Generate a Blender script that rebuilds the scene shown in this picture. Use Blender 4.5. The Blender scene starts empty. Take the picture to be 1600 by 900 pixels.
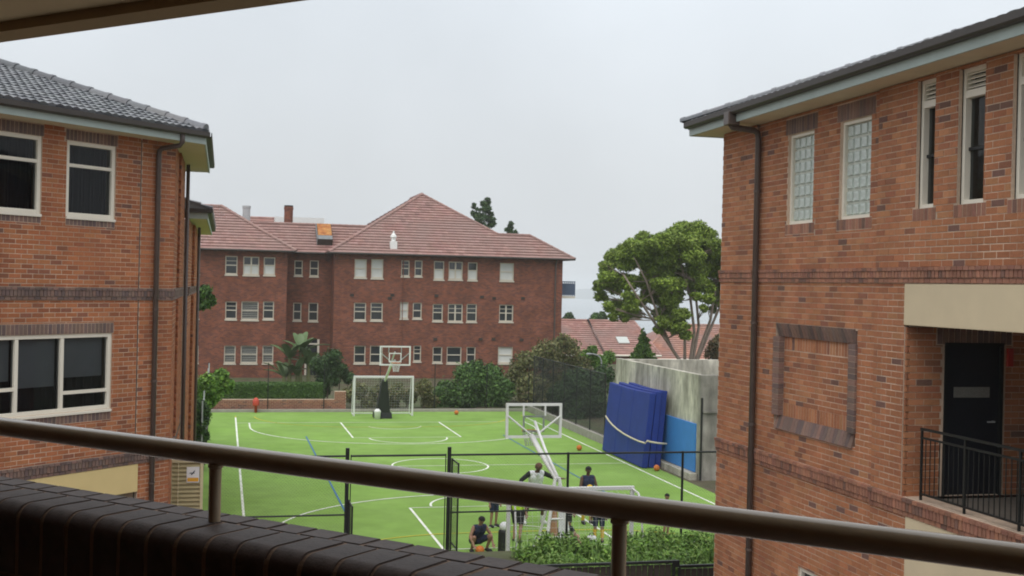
import bpy, bmesh, math, random
import numpy as np
from mathutils import Vector, Matrix
random.seed(7); rng = np.random.default_rng(7)
S = bpy.context.scene
COL = S.collection
R = math.radians
S2 = math.sqrt(.5)

# ------------------------------------------------------------------ camera
CAM = Vector((0, 0, 6.95)); FPX = 1850.0
HEAD = math.atan(450 / 1850); ROLL = R(1.32); PITCH = 4 / 1850
_F0 = Vector((math.sin(HEAD), math.cos(HEAD), 0)); _R0 = Vector((math.cos(HEAD), -math.sin(HEAD), 0)); _Z = Vector((0, 0, 1))
CF = _F0 * math.cos(PITCH) - _Z * math.sin(PITCH); _UP = _Z * math.cos(PITCH) + _F0 * math.sin(PITCH)
CR = math.cos(ROLL) * _R0 + math.sin(ROLL) * _UP; CU = -math.sin(ROLL) * _R0 + math.cos(ROLL) * _UP
cd = bpy.data.cameras.new('camera'); cd.sensor_width = 36; cd.lens = 36 * FPX / 1600; cd.clip_start = .05; cd.clip_end = 20000
cam = bpy.data.objects.new('camera', cd); COL.objects.link(cam)
cam.matrix_world = Matrix(((CR.x, CU.x, -CF.x, CAM.x), (CR.y, CU.y, -CF.y, CAM.y), (CR.z, CU.z, -CF.z, CAM.z), (0, 0, 0, 1)))
S.camera = cam
S.render.engine = 'CYCLES'; S.cycles.use_denoising = True; S.cycles.max_bounces = 8; S.cycles.transparent_max_bounces = 24
S.cycles.filter_width = 1.9
def ray(x, y): return CF + (x - 800) / FPX * CR - (y - 450) / FPX * CU
def at_y(x, y, Y): d = ray(x, y); return CAM + d * (Y / d.y)          # a surveyed point: where a sight line meets the plane Y
def at_x(x, y, X): d = ray(x, y); return CAM + d * (X / d.x)
def at_z(x, y, z=0): d = ray(x, y); return CAM + d * ((z - CAM.z) / d.z)
def proj(p):
    q = Vector(p) - CAM; z = q.dot(CF)
    return (800 + FPX * q.dot(CR) / z, 450 - FPX * q.dot(CU) / z, z) if z > .1 else (-1e6, -1e6, -1)

# ------------------------------------------------------------------ overcast daylight
SUN_EL, SUN_AZ = R(58), R(205)      # azimuth clockwise from +Y: behind the viewer
W = bpy.data.worlds.new('World'); S.world = W; W.use_nodes = True
nt = W.node_tree; nt.nodes.clear(); N = nt.nodes.new; L = nt.links.new
sky = N('ShaderNodeTexSky'); sky.sky_type = 'NISHITA'; sky.sun_disc = False; sky.sun_elevation = SUN_EL; sky.sun_rotation = SUN_AZ
sky.air_density = 1.0; sky.dust_density = 4.0; sky.ozone_density = 1.0
hs = N('ShaderNodeHueSaturation'); hs.inputs['Saturation'].default_value = .25; hs.inputs['Value'].default_value = .9; L(sky.outputs[0], hs.inputs['Color'])
tc = N('ShaderNodeTexCoord'); sp = N('ShaderNodeSeparateXYZ'); L(tc.outputs['Generated'], sp.inputs[0])
rp = N('ShaderNodeValToRGB'); L(sp.outputs['Z'], rp.inputs[0])       # overcast sky: brighter towards the zenith all round
e = rp.color_ramp.elements
e[0].position = 0.0; e[0].color = (.615, .645, .67, 1); e[1].position = 1.0; e[1].color = (.97, .985, 1, 1)
m = e.new(.10); m.color = (.64, .675, .705, 1); m = e.new(.25); m.color = (.70, .755, .81, 1)
nz = N('ShaderNodeTexNoise'); nz.inputs['Scale'].default_value = 2.2; nz.inputs['Detail'].default_value = 5; L(tc.outputs['Generated'], nz.inputs['Vector'])
mr = N('ShaderNodeMapRange'); mr.inputs[3].default_value = 9.0; mr.inputs[4].default_value = 11.0; mr.inputs[1].default_value = .3; mr.inputs[2].default_value = .7; L(nz.outputs[0], mr.inputs[0])
vm = N('ShaderNodeVectorMath'); vm.operation = 'SCALE'; L(rp.outputs[0], vm.inputs[0]); L(mr.outputs[0], vm.inputs['Scale'])
mx = N('ShaderNodeMix'); mx.data_type = 'RGBA'; mx.inputs[0].default_value = .9; L(hs.outputs[0], mx.inputs[6]); L(vm.outputs[0], mx.inputs[7])
bg = N('ShaderNodeBackground'); bg.inputs[1].default_value = .1; L(mx.outputs[2], bg.inputs[0])
wo = N('ShaderNodeOutputWorld'); L(bg.outputs[0], wo.inputs[0])
sl = bpy.data.lights.new('sun', 'SUN'); sl.energy = 1.2; sl.angle = R(45); sl.color = (1, .97, .93)
so = bpy.data.objects.new('sun', sl); COL.objects.link(so)
sd = Vector((math.sin(SUN_AZ) * math.cos(SUN_EL), math.cos(SUN_AZ) * math.cos(SUN_EL), math.sin(SUN_EL)))
so.rotation_euler = sd.to_track_quat('Z', 'Y').to_euler()
vs = S.view_settings; vs.view_transform = 'Standard'; vs.look = 'None'; vs.exposure = 0.28; vs.gamma = 1.0; vs.use_curve_mapping = False

# ------------------------------------------------------------------ materials
M = {}
def mat(name, base, rough=.7, noise=.15, scale=4.0, attr=False, bump=0.0, bscale=None, metal=0.0, spec=.4, stretch=None, coords='Object', second=None, sscale=1.0):
    m = bpy.data.materials.new(name); m.use_nodes = True; t = m.node_tree; b = t.nodes['Principled BSDF']
    b.inputs['Roughness'].default_value = rough; b.inputs['Metallic'].default_value = metal; b.inputs['Specular IOR Level'].default_value = spec
    n, l = t.nodes.new, t.links.new
    co = n('ShaderNodeTexCoord'); v = co.outputs[coords]
    if stretch:
        mp = n('ShaderNodeMapping'); mp.inputs['Scale'].default_value = stretch; l(v, mp.inputs[0]); v = mp.outputs[0]
    if attr:
        a = n('ShaderNodeAttribute'); a.attribute_name = 'col'; src = a.outputs['Color']
    else:
        rgb = n('ShaderNodeRGB'); rgb.outputs[0].default_value = (*base, 1); src = rgb.outputs[0]
    if second:
        nz2 = n('ShaderNodeTexNoise'); nz2.inputs['Scale'].default_value = sscale; nz2.inputs['Detail'].default_value = 6; l(v, nz2.inputs['Vector'])
        mr2 = n('ShaderNodeMapRange'); mr2.inputs[1].default_value = .38; mr2.inputs[2].default_value = .66; l(nz2.outputs[0], mr2.inputs[0])
        mm = n('ShaderNodeMix'); mm.data_type = 'RGBA'; l(mr2.outputs[0], mm.inputs[0]); l(src, mm.inputs[6]); mm.inputs[7].default_value = (*second, 1); src = mm.outputs[2]
    nz = n('ShaderNodeTexNoise'); nz.inputs['Scale'].default_value = scale; nz.inputs['Detail'].default_value = 8; nz.inputs['Roughness'].default_value = .6; l(v, nz.inputs['Vector'])
    mr = n('ShaderNodeMapRange'); mr.inputs[1].default_value = .25; mr.inputs[2].default_value = .75; mr.inputs[3].default_value = 1 - noise; mr.inputs[4].default_value = 1 + noise; l(nz.outputs[0], mr.inputs[0])
    vm = n('ShaderNodeVectorMath'); vm.operation = 'SCALE'; l(src, vm.inputs[0]); l(mr.outputs[0], vm.inputs['Scale'])
    l(vm.outputs[0], b.inputs['Base Color'])
    if bump:
        nb = n('ShaderNodeTexNoise'); nb.inputs['Scale'].default_value = bscale or scale * 6; nb.inputs['Detail'].default_value = 4; l(v, nb.inputs['Vector'])
        bp = n('ShaderNodeBump'); bp.inputs['Strength'].default_value = bump; bp.inputs['Distance'].default_value = .01; l(nb.outputs[0], bp.inputs['Height']); l(bp.outputs[0], b.inputs['Normal'])
    M[name] = m; return m
mat('brick', (0, 0, 0), .85, .16, 30, attr=True, bump=.35, bscale=90, spec=.25)
mat('mortar', (.63, .48, .365), .95, .15, 20, bump=.2)
mat('purple_brick', (0, 0, 0), .7, .14, 25, attr=True, bump=.3, bscale=80, spec=.3)
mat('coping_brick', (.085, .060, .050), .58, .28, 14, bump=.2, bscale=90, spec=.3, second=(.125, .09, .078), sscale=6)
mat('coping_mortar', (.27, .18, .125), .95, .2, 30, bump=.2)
mat('tile_grey', (0, 0, 0), .33, .12, 12, attr=True, spec=.6)
mat('tile_red', (0, 0, 0), .75, .08, 2, attr=True, bump=.15, bscale=30, second=(.30, .195, .172), sscale=.4)
mat('cream_paint', (.80, .75, .64), .5, .05, 3)
mat('cream_far', (.60, .55, .45), .6, .1, 2)
mat('white_paint', (.80, .80, .78), .4, .05, 5)
mat('fascia', (.40, .47, .44), .5, .08, 3)
mat('soffit', (.62, .53, .37), .8, .06, 3)
mat('gutter', (.045, .036, .031), .55, .12, 4, spec=.5)
mat('downpipe', (.085, .062, .052), .4, .15, 6, spec=.5)
mat('render', (.66, .55, .37), .9, .05, 2, bump=.15, bscale=60, second=(.60, .50, .34), sscale=.8)
mat('render_yellow', (.70, .55, .26), .9, .06, 2, bump=.15, bscale=60)
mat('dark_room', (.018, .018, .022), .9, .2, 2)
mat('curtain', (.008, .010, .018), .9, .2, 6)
mat('blind_grey', (.30, .31, .32), .8, .06, 3)
mat('blind', (.62, .63, .60), .7, .06, 2)
mat('blind_slat', (.30, .30, .27), .7, .1, 6)
mat('glass_far', (.035, .04, .045), .06, .2, .4, spec=.6)
mat('glass_block', (.52, .58, .53), .15, .3, 9, bump=.8, bscale=22, spec=.6)
mat('grout', (.58, .60, .53), .8, .05, 5)
mat('black_metal', (.012, .014, .014), .45, .2, 10)
mat('black_door', (.010, .012, .018), .5, .2, 3)
mat('plate', (.22, .22, .20), .5, .3, 60, stretch=(1, 1, 3))
mat('red_plastic', (.45, .03, .02), .5, .1, 4)
mat('turf', (.20, .34, .07), .95, .12, 1.2, bump=.3, bscale=160, spec=.15, second=(.225, .365, .088), sscale=.35)
mat('line_white', (.80, .82, .74), .9, .15, 6)
mat('line_yellow', (.52, .45, .03), .9, .15, 6)
mat('line_blue', (.05, .15, .30), .9, .15, 6)
mat('kerb', (.33, .31, .27), .9, .2, 3, bump=.3)
mat('concrete', (.60, .57, .48), .92, .30, 5, bump=.5, bscale=22, stretch=(1, 1, .45), second=(.36, .34, .28), sscale=1.1)
mat('concrete_dark', (.34, .32, .28), .92, .35, 4, bump=.4, bscale=30, second=(.20, .19, .165), sscale=2)
mat('panel_blue', (.05, .23, .62), .55, .08, 2)
mat('mat_navy', (.016, .040, .24), .55, .15, 1.5, spec=.25, bump=.1, bscale=8)
mat('strap', (.62, .56, .40), .8, .1, 6)
mat('rail_paint', (.42, .33, .23), .24, .10, 9, metal=.0, spec=.65, bump=.04, bscale=120)
mat('ceiling', (.86, .70, .47), .85, .05, 1.5)
mat('ceiling_edge', (.48, .35, .21), .8, .08, 2)
mat('floor', (.14, .12, .10), .8, .15, 3)
mat('soil', (.10, .078, .052), .95, .3, 1.5, second=(.07, .10, .035), sscale=.4)
mat('paving', (.24, .22, .20), .9, .2, 1)
mat('leaf', (0, 0, 0), .6, .15, 2, attr=True, spec=.3)
mat('bark', (.17, .125, .095), .9, .3, 5, bump=.5)
mat('bark_pale', (.28, .22, .18), .85, .3, 4, bump=.4)
mat('metal_white', (.72, .72, .71), .4, .07, 5)
mat('metal_grey', (.42, .44, .45), .4, .1, 5)
mat('rust', (.34, .11, .03), .8, .4, 5, second=(.48, .24, .07), sscale=1.2)
mat('lead', (.20, .21, .215), .6, .2, 4)
mat('acrylic', (.55, .58, .55), .1, .05, 3)
mat('orange', (.55, .16, .025), .6, .1, 20)
mat('padding_black', (.014, .016, .018), .5, .2, 3)
mat('plywood', (.36, .20, .10), .7, .2, 5)
mat('louvre', (.42, .36, .20), .7, .1, 6)
mat('louvre_frame', (.60, .53, .33), .7, .08, 6)
mat('sign_white', (.75, .75, .75), .5, .04, 5)
mat('sign_orange', (.72, .36, .03), .5, .04, 5)
mat('sign_dark', (.06, .07, .09), .5, .04, 5)
mat('timber_dark', (.045, .034, .026), .8, .3, 10)
mat('water', (.25, .29, .31), .25, .1, .01)
mat('headland', (.10, .12, .11), .95, .2, .02)
mat('bag_blue', (.025, .055, .20), .7, .2, 8)
mat('cloth_white', (.62, .63, .64), .85, .1, 8)
mat('fire_red', (.5, .06, .035), .5, .1, 5)
mat('balcony_rail_blue', (.10, .14, .22), .5, .1, 5)
_b = M['rail_paint'].node_tree.nodes['Principled BSDF']; _b.inputs['Coat Weight'].default_value = .7; _b.inputs['Coat Roughness'].default_value = .12
t = M['turf'].node_tree; _b = t.nodes['Principled BSDF']; _src = _b.inputs['Base Color'].links[0].from_socket; n, l = t.nodes.new, t.links.new
co = n('ShaderNodeTexCoord'); _n = n('ShaderNodeTexNoise'); _n.inputs['Scale'].default_value = .22; _n.inputs['Detail'].default_value = 9; _n.inputs['Roughness'].default_value = .68; l(co.outputs['Object'], _n.inputs['Vector'])
_r = n('ShaderNodeMapRange'); _r.inputs[1].default_value = .35; _r.inputs[2].default_value = .68; _r.inputs[3].default_value = .88; _r.inputs[4].default_value = 1.08; l(_n.outputs[0], _r.inputs[0])
_sx = n('ShaderNodeSeparateXYZ'); l(co.outputs['Object'], _sx.inputs[0]); _w = n('ShaderNodeMath'); _w.operation = 'PINGPONG'; _w.inputs[1].default_value = 1.85; l(_sx.outputs['Y'], _w.inputs[0])
_c = n('ShaderNodeMapRange'); _c.inputs[1].default_value = 0; _c.inputs[2].default_value = .02; _c.inputs[3].default_value = .87; _c.inputs[4].default_value = 1; l(_w.outputs[0], _c.inputs[0])
_m = n('ShaderNodeMath'); _m.operation = 'MULTIPLY'; l(_r.outputs[0], _m.inputs[0]); l(_c.outputs[0], _m.inputs[1])
_v = n('ShaderNodeVectorMath'); _v.operation = 'SCALE'; l(_src, _v.inputs[0]); l(_m.outputs[0], _v.inputs['Scale']); l(_v.outputs[0], _b.inputs['Base Color'])
for _k in ('line_white', 'line_yellow'):        # faded paint: the turf shows through in places
    t = M[_k].node_tree; _b = t.nodes['Principled BSDF']; _src = _b.inputs['Base Color'].links[0].from_socket; n, l = t.nodes.new, t.links.new
    co = n('ShaderNodeTexCoord'); _n = n('ShaderNodeTexNoise'); _n.inputs['Scale'].default_value = 1.1; _n.inputs['Detail'].default_value = 8; _n.inputs['Roughness'].default_value = .75; l(co.outputs['Object'], _n.inputs['Vector'])
    _r = n('ShaderNodeMapRange'); _r.inputs[1].default_value = .45; _r.inputs[2].default_value = .75; _r.inputs[4].default_value = .55; l(_n.outputs[0], _r.inputs[0])
    _x = n('ShaderNodeMix'); _x.data_type = 'RGBA'; l(_r.outputs[0], _x.inputs[0]); l(_src, _x.inputs[6]); _x.inputs[7].default_value = (.19, .33, .07, 1); l(_x.outputs[2], _b.inputs['Base Color'])
for _k, _sc, _lo, _hi in (('brick', .9, .90, 1.12), ('mortar', 1.1, .70, 1.08), ('purple_brick', 1.1, .82, 1.1), ('far_brick_late', .5, .75, 1.12), ('concrete', 1.6, .60, 1.10), ('concrete_dark', 1.3, .6, 1.1)):
    if _k not in M: continue
    t = M[_k].node_tree; _b = t.nodes['Principled BSDF']; _src = _b.inputs['Base Color'].links[0].from_socket; n, l = t.nodes.new, t.links.new
    _g = n('ShaderNodeNewGeometry'); _mp = n('ShaderNodeMapping'); _mp.inputs['Scale'].default_value = (_sc, _sc, _sc * .22); l(_g.outputs['Position'], _mp.inputs[0])
    _n = n('ShaderNodeTexNoise'); _n.inputs['Scale'].default_value = 1.6; _n.inputs['Detail'].default_value = 8; _n.inputs['Roughness'].default_value = .62; l(_mp.outputs[0], _n.inputs['Vector'])
    _r = n('ShaderNodeMapRange'); _r.inputs[1].default_value = .36; _r.inputs[2].default_value = .62; _r.inputs[3].default_value = _lo; _r.inputs[4].default_value = _hi; l(_n.outputs[0], _r.inputs[0])
    _v = n('ShaderNodeVectorMath'); _v.operation = 'SCALE'; l(_src, _v.inputs[0]); l(_r.outputs[0], _v.inputs['Scale']); l(_v.outputs[0], _b.inputs['Base Color'])
def solid(name, c, rough=.8): return mat(name, c, rough, .12, 8)
# see-through glass: clear, with mirror reflections rising at glancing angles
g = bpy.data.materials.new('glass'); g.use_nodes = True; t = g.node_tree; t.nodes.clear()
tr = t.nodes.new('ShaderNodeBsdfTransparent'); tr.inputs[0].default_value = (.62, .66, .68, 1)
gl = t.nodes.new('ShaderNodeBsdfGlossy'); gl.inputs['Roughness'].default_value = .02
fr = t.nodes.new('ShaderNodeFresnel'); fr.inputs[0].default_value = 1.36
ms = t.nodes.new('ShaderNodeMixShader'); ou = t.nodes.new('ShaderNodeOutputMaterial')
t.links.new(fr.outputs[0], ms.inputs[0]); t.links.new(tr.outputs[0], ms.inputs[1]); t.links.new(gl.outputs[0], ms.inputs[2]); t.links.new(ms.outputs[0], ou.inputs[0]); M['glass'] = g
cs_ = g.copy(); cs_.name = 'clear_sheet'; cs_.node_tree.nodes['Transparent BSDF'].inputs[0].default_value = (.93, .95, .94, 1); M['clear_sheet'] = cs_
# far brickwork: courses too small to build at that distance
m = bpy.data.materials.new('far_brick'); m.use_nodes = True; t = m.node_tree; b = t.nodes['Principled BSDF']; n, l = t.nodes.new, t.links.new
co = n('ShaderNodeTexCoord'); sx = n('ShaderNodeSeparateXYZ'); l(co.outputs['Object'], sx.inputs[0])
ad = n('ShaderNodeMath'); ad.operation = 'ADD'; l(sx.outputs['X'], ad.inputs[0]); l(sx.outputs['Y'], ad.inputs[1])
cb = n('ShaderNodeCombineXYZ'); l(ad.outputs[0], cb.inputs[0]); l(sx.outputs['Z'], cb.inputs[1])
bt = n('ShaderNodeTexBrick'); l(cb.outputs[0], bt.inputs['Vector'])
for k_, v_ in (('Scale', 1.0), ('Mortar Size', .008), ('Brick Width', .24), ('Row Height', .086), ('Bias', -.1)): bt.inputs[k_].default_value = v_
bt.inputs['Color1'].default_value = (.24, .078, .042, 1); bt.inputs['Color2'].default_value = (.11, .043, .036, 1); bt.inputs['Mortar'].default_value = (.21, .12, .09, 1)
nz = n('ShaderNodeTexNoise'); nz.inputs['Scale'].default_value = 1.1; nz.inputs['Detail'].default_value = 8; nz.inputs['Roughness'].default_value = .7; l(co.outputs['Object'], nz.inputs['Vector'])
mr = n('ShaderNodeMapRange'); mr.inputs[1].default_value = .3; mr.inputs[2].default_value = .7; mr.inputs[3].default_value = .72; mr.inputs[4].default_value = 1.3; l(nz.outputs[0], mr.inputs[0])
vm = n('ShaderNodeVectorMath'); vm.operation = 'SCALE'; l(bt.outputs[0], vm.inputs[0]); l(mr.outputs[0], vm.inputs['Scale']); l(vm.outputs[0], b.inputs['Base Color'])
b.inputs['Roughness'].default_value = .9; b.inputs['Specular IOR Level'].default_value = .2; M['far_brick'] = m

# ------------------------------------------------------------------ helpers
def setp(o, label=None, cat=None, group=None, kind=None):
    if label: o['label'] = label
    if cat: o['category'] = cat
    if group: o['group'] = group
    if kind: o['kind'] = kind
    return o
def attach(o, parent):
    o.parent = parent
    o.matrix_parent_inverse = Matrix.Translation(-root_loc(parent))
def root_loc(p):
    while p.parent: p = p.parent
    return Vector(p.location) if p.type == 'EMPTY' else Vector((0, 0, 0))
def link(o, parent=None):
    COL.objects.link(o)
    if parent is not None:
        o.parent = parent
        if parent.parent is None: o.matrix_parent_inverse = Matrix.Translation(-Vector(parent.location))
    return o
def thing(name, label, cat, loc=(0, 0, 0), group=None):
    o = bpy.data.objects.new(name, None); o.empty_display_size = .2; COL.objects.link(o); o.location = loc
    return setp(o, label, cat, group)
def npmesh(name, V, F, cols=None, smooth=False):
    V = np.asarray(V, dtype=np.float32).reshape(-1, 3); F = np.asarray(F, dtype=np.int32); k = F.shape[1]
    me = bpy.data.meshes.new(name); me.vertices.add(len(V)); me.vertices.foreach_set('co', V.ravel())
    me.loops.add(F.size); me.loops.foreach_set('vertex_index', F.ravel())
    me.polygons.add(len(F)); me.polygons.foreach_set('loop_start', np.arange(0, F.size, k, dtype=np.int32)); me.polygons.foreach_set('loop_total', np.full(len(F), k, dtype=np.int32))
    if smooth: me.polygons.foreach_set('use_smooth', np.ones(len(F), dtype=bool))
    me.update(calc_edges=True)
    if cols is not None:
        a = me.color_attributes.new('col', 'FLOAT_COLOR', 'POINT')
        c = np.ones((len(V), 4), dtype=np.float32); c[:, :3] = cols; a.data.foreach_set('color', c.ravel())
    return me
class Fr:                                                             # a wall's own frame: s along, z up, h outward
    def __init__(f, O, u, n): f.O = Vector(O); f.u = Vector(u).normalized(); f.n = Vector(n).normalized()
    def P(f, s, z, h=0): return f.O + f.u * s + f.n * h + Vector((0, 0, z))
    def mat(f, s, z, h=0):
        p = f.P(s, z, h); u, n = f.u, f.n
        return Matrix(((u.x, n.x, 0, p.x), (u.y, n.y, 0, p.y), (0, 0, 1, p.z), (0, 0, 0, 1)))
WORLD = Fr((0, 0, 0), (1, 0, 0), (0, 1, 0))
class MB:
    def __init__(s): s.v = []; s.f = []; s.c = []; s.cur = None
    def add(s, vs, fs):
        b = len(s.v); s.v += [tuple(p) for p in vs]; s.f += [tuple(i + b for i in f) for f in fs]
        s.c += [s.cur or (1, 1, 1)] * len(vs)
    def box(s, x0, x1, y0, y1, z0, z1): s.fbox(WORLD, x0, x1, z0, z1, y0, y1)
    def fbox(s, f, s0, s1, z0, z1, h0, h1, back=True):
        P = f.P
        vs = [P(s0, z0, h0), P(s1, z0, h0), P(s1, z1, h0), P(s0, z1, h0), P(s0, z0, h1), P(s1, z0, h1), P(s1, z1, h1), P(s0, z1, h1)]
        fs = [(4, 5, 6, 7), (0, 1, 5, 4), (3, 7, 6, 2), (0, 4, 7, 3), (1, 2, 6, 5)]
        if back: fs.append((0, 3, 2, 1))
        s.add(vs, fs)
    def hexa(s, c):   # 8 corners: bottom 4, top 4
        s.add(c, [(0, 3, 2, 1), (4, 5, 6, 7), (0, 1, 5, 4), (1, 2, 6, 5), (2, 3, 7, 6), (3, 0, 4, 7)])
    def quad(s, a, b, c, d): s.add([a, b, c, d], [(0, 1, 2, 3)])
    def tube(s, pts, r, n=10, caps=True):
        pts = [Vector(p) for p in pts]; rs = r if isinstance(r, (list, tuple)) else [r] * len(pts); vs = []; ref = None
        for i, p in enumerate(pts):
            d = (pts[min(i + 1, len(pts) - 1)] - pts[max(i - 1, 0)]).normalized()
            if ref is None: ref = Vector((0, 0, 1)) if abs(d.z) < .9 else Vector((1, 0, 0))
            a = d.cross(ref).normalized(); b_ = a.cross(d).normalized(); ref = b_
            for k in range(n):
                t = 2 * math.pi * k / n; vs.append(p + (a * math.cos(t) + b_ * math.sin(t)) * rs[i])
        fs = []
        for i in range(len(pts) - 1):
            for k in range(n):
                k2 = (k + 1) % n; fs.append((i * n + k, i * n + k2, (i + 1) * n + k2, (i + 1) * n + k))
        if caps: fs.append(tuple(range(n - 1, -1, -1))); fs.append(tuple(range((len(pts) - 1) * n, len(pts) * n)))
        s.add(vs, fs)
    def lathe(s, c, prof, n=16):
        c = Vector(c); vs = []; fs = []
        for (r, z) in prof:
            for k in range(n): t = 2 * math.pi * k / n; vs.append(c + Vector((r * math.cos(t), r * math.sin(t), z)))
        for i in range(len(prof) - 1):
            for k in range(n): k2 = (k + 1) % n; fs.append((i * n + k, i * n + k2, (i + 1) * n + k2, (i + 1) * n + k))
        fs.append(tuple(range(n - 1, -1, -1))); fs.append(tuple(range((len(prof) - 1) * n, len(prof) * n))); s.add(vs, fs)
    def sphere(s, c, r, n=14, m=9, sc=(1, 1, 1)):
        c = Vector(c); s.lathe2(c, [(r * math.sin(math.pi * i / m), -r * math.cos(math.pi * i / m)) for i in range(1, m)], n, sc)
    def lathe2(s, c, prof, n, sc):
        vs = []; fs = []
        for (r, z) in prof:
            for k in range(n): t = 2 * math.pi * k / n; vs.append(c + Vector((r * math.cos(t) * sc[0], r * math.sin(t) * sc[1], z * sc[2])))
        for i in range(len(prof) - 1):
            for k in range(n): k2 = (k + 1) % n; fs.append((i * n + k, i * n + k2, (i + 1) * n + k2, (i + 1) * n + k))
        fs.append(tuple(range(n - 1, -1, -1))); fs.append(tuple(range((len(prof) - 1) * n, len(prof) * n))); s.add(vs, fs)
    def build(s, name, m, parent=None, smooth=False, bevel=0, colored=False, keep=False):
        me = bpy.data.meshes.new(name); me.from_pydata([tuple(v) for v in s.v], [], s.f)
        if not keep: bm = bmesh.new(); bm.from_mesh(me); bmesh.ops.recalc_face_normals(bm, faces=bm.faces); bm.to_mesh(me); bm.free()
        if colored:
            a = me.color_attributes.new('col', 'FLOAT_COLOR', 'POINT'); c = np.ones((len(s.v), 4), dtype=np.float32); c[:, :3] = s.c; a.data.foreach_set('color', c.ravel())
        if smooth:
            me.polygons.foreach_set('use_smooth', [True] * len(me.polygons))
        me.materials.append(M[m] if isinstance(m, str) else m)
        o = bpy.data.objects.new(name, me); link(o, parent)
        if bevel:
            b = o.modifiers.new('bevel', 'BEVEL'); b.width = bevel; b.segments = 2; b.limit_method = 'ANGLE'
        return o
def smooth_by_angle(o, deg=40):
    me = o.data; me.polygons.foreach_set('use_smooth', [True] * len(me.polygons))
    try: me.set_sharp_from_angle(angle=R(deg))
    except Exception: pass
def pane(f, s0, s1, z0, z1, h, parent):                                # one sheet of glass facing outward
    mb = MB(); P = f.P; q_ = [P(s0, z0, h), P(s1, z0, h), P(s1, z1, h), P(s0, z1, h)]
    if f.u.cross(Vector((0, 0, 1))).dot(f.n) < 0: q_.reverse()
    mb.quad(*q_); return mb.build('pane', 'glass', parent, keep=True)
def grid_wall(f, s0, s1, z0, z1, holes, h0, h1, mb=None):
    """solid wall slab with rectangular openings; faces only on its real boundary"""
    mb = mb or MB()
    ss = sorted({s0, s1, *[min(max(v, s0), s1) for o in holes for v in o[:2]]}); zs = sorted({z0, z1, *[min(max(v, z0), z1) for o in holes for v in o[2:4]]})
    def full(i, j):
        if i < 0 or j < 0 or i >= len(ss) - 1 or j >= len(zs) - 1: return False
        a = (ss[i] + ss[i + 1]) / 2; b = (zs[j] + zs[j + 1]) / 2
        return not any(o[0] < a < o[1] and o[2] < b < o[3] for o in holes)
    P = f.P
    for i in range(len(ss) - 1):
        for j in range(len(zs) - 1):
            if not full(i, j): continue
            a, b, c, d = ss[i], ss[i + 1], zs[j], zs[j + 1]
            mb.quad(P(a, c, h1), P(b, c, h1), P(b, d, h1), P(a, d, h1)); mb.quad(P(a, c, h0), P(a, d, h0), P(b, d, h0), P(b, c, h0))
            if not full(i - 1, j): mb.quad(P(a, c, h0), P(a, c, h1), P(a, d, h1), P(a, d, h0))
            if not full(i + 1, j): mb.quad(P(b, c, h0), P(b, d, h0), P(b, d, h1), P(b, c, h1))
            if not full(i, j - 1): mb.quad(P(a, c, h0), P(b, c, h0), P(b, c, h1), P(a, c, h1))
            if not full(i, j + 1): mb.quad(P(a, d, h0), P(a, d, h1), P(b, d, h1), P(b, d, h0))
    return mb
BW, BH, BJ = .228, .074, .012
PAL_ORANGE = [((.375, .158, .078), 6), ((.345, .142, .071), 6), ((.40, .18, .09), 3), ((.305, .124, .066), 3), ((.25, .108, .065), 1.2), ((.165, .09, .068), .45)]
PAL_RED = [((.365, .134, .060), 6), ((.335, .120, .054), 6), ((.39, .155, .07), 3), ((.29, .104, .05), 2.5), ((.24, .095, .055), 1.0), ((.18, .088, .062), .3)]
PAL_PURPLE = [((.175, .118, .10), 4), ((.205, .130, .106), 3), ((.14, .098, .09), 3), ((.225, .135, .105), 1.5)]
PAL_PINK = [((.31, .148, .098), 4), ((.27, .128, .088), 3), ((.35, .165, .105), 3), ((.19, .105, .08), 1.2)]
def pick(pal):
    c = random.choices([p[0] for p in pal], [p[1] for p in pal])[0]; k = random.uniform(.97, 1.15)
    return tuple(min(1, v * k * random.uniform(.97, 1.03)) for v in c)
def brick_rows(f, s0, s1, z0, z1, skip, pal, h=0.0, zbase=0.0):
    """list of bricks (s0,s1,z0,z1,h,colour,full) of a running bond, cut at openings"""
    out = []; p = BH + BJ; j0 = int(math.floor((z0 - zbase) / p)); j1 = int(math.ceil((z1 - zbase) / p))
    for j in range(j0, j1):
        a = zbase + j * p; b = a + BH
        lo, hi = max(a, z0), min(b, z1)
        if hi - lo < .02: continue
        spans = [(s0, s1, lo, hi)]
        for o in skip:
            if o[3] <= lo + .004 or o[2] >= hi - .004: continue
            ns = []
            for x, y, l_, h_ in spans:
                if o[1] <= x or o[0] >= y: ns.append((x, y, l_, h_)); continue
                if o[0] > x + .02: ns.append((x, o[0] - .006, l_, h_))
                if o[1] < y - .02: ns.append((o[1] + .006, y, l_, h_))
                if o[2] - .008 > l_ + .012: ns.append((max(x, o[0]), min(y, o[1]), l_, o[2] - .008))
                if o[3] + .008 < h_ - .012: ns.append((max(x, o[0]), min(y, o[1]), o[3] + .008, h_))
            spans = ns
        off = (BW + BJ) / 2 if j % 2 else 0
        for x, y, l_, h_ in spans:
            i = int(math.floor((x - off) / (BW + BJ)))
            while True:
                u0 = i * (BW + BJ) + off; u1 = u0 + BW; i += 1
                if u0 >= y: break
                c0, c1 = max(u0, x), min(u1, y)
                if c1 - c0 < .02: continue
                out.append((c0, c1, l_, h_, h + random.uniform(-.002, .002), pick(pal), abs(c1 - c0 - BW) < 1e-4 and abs(h_ - l_ - BH) < 1e-4))
    return out
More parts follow.
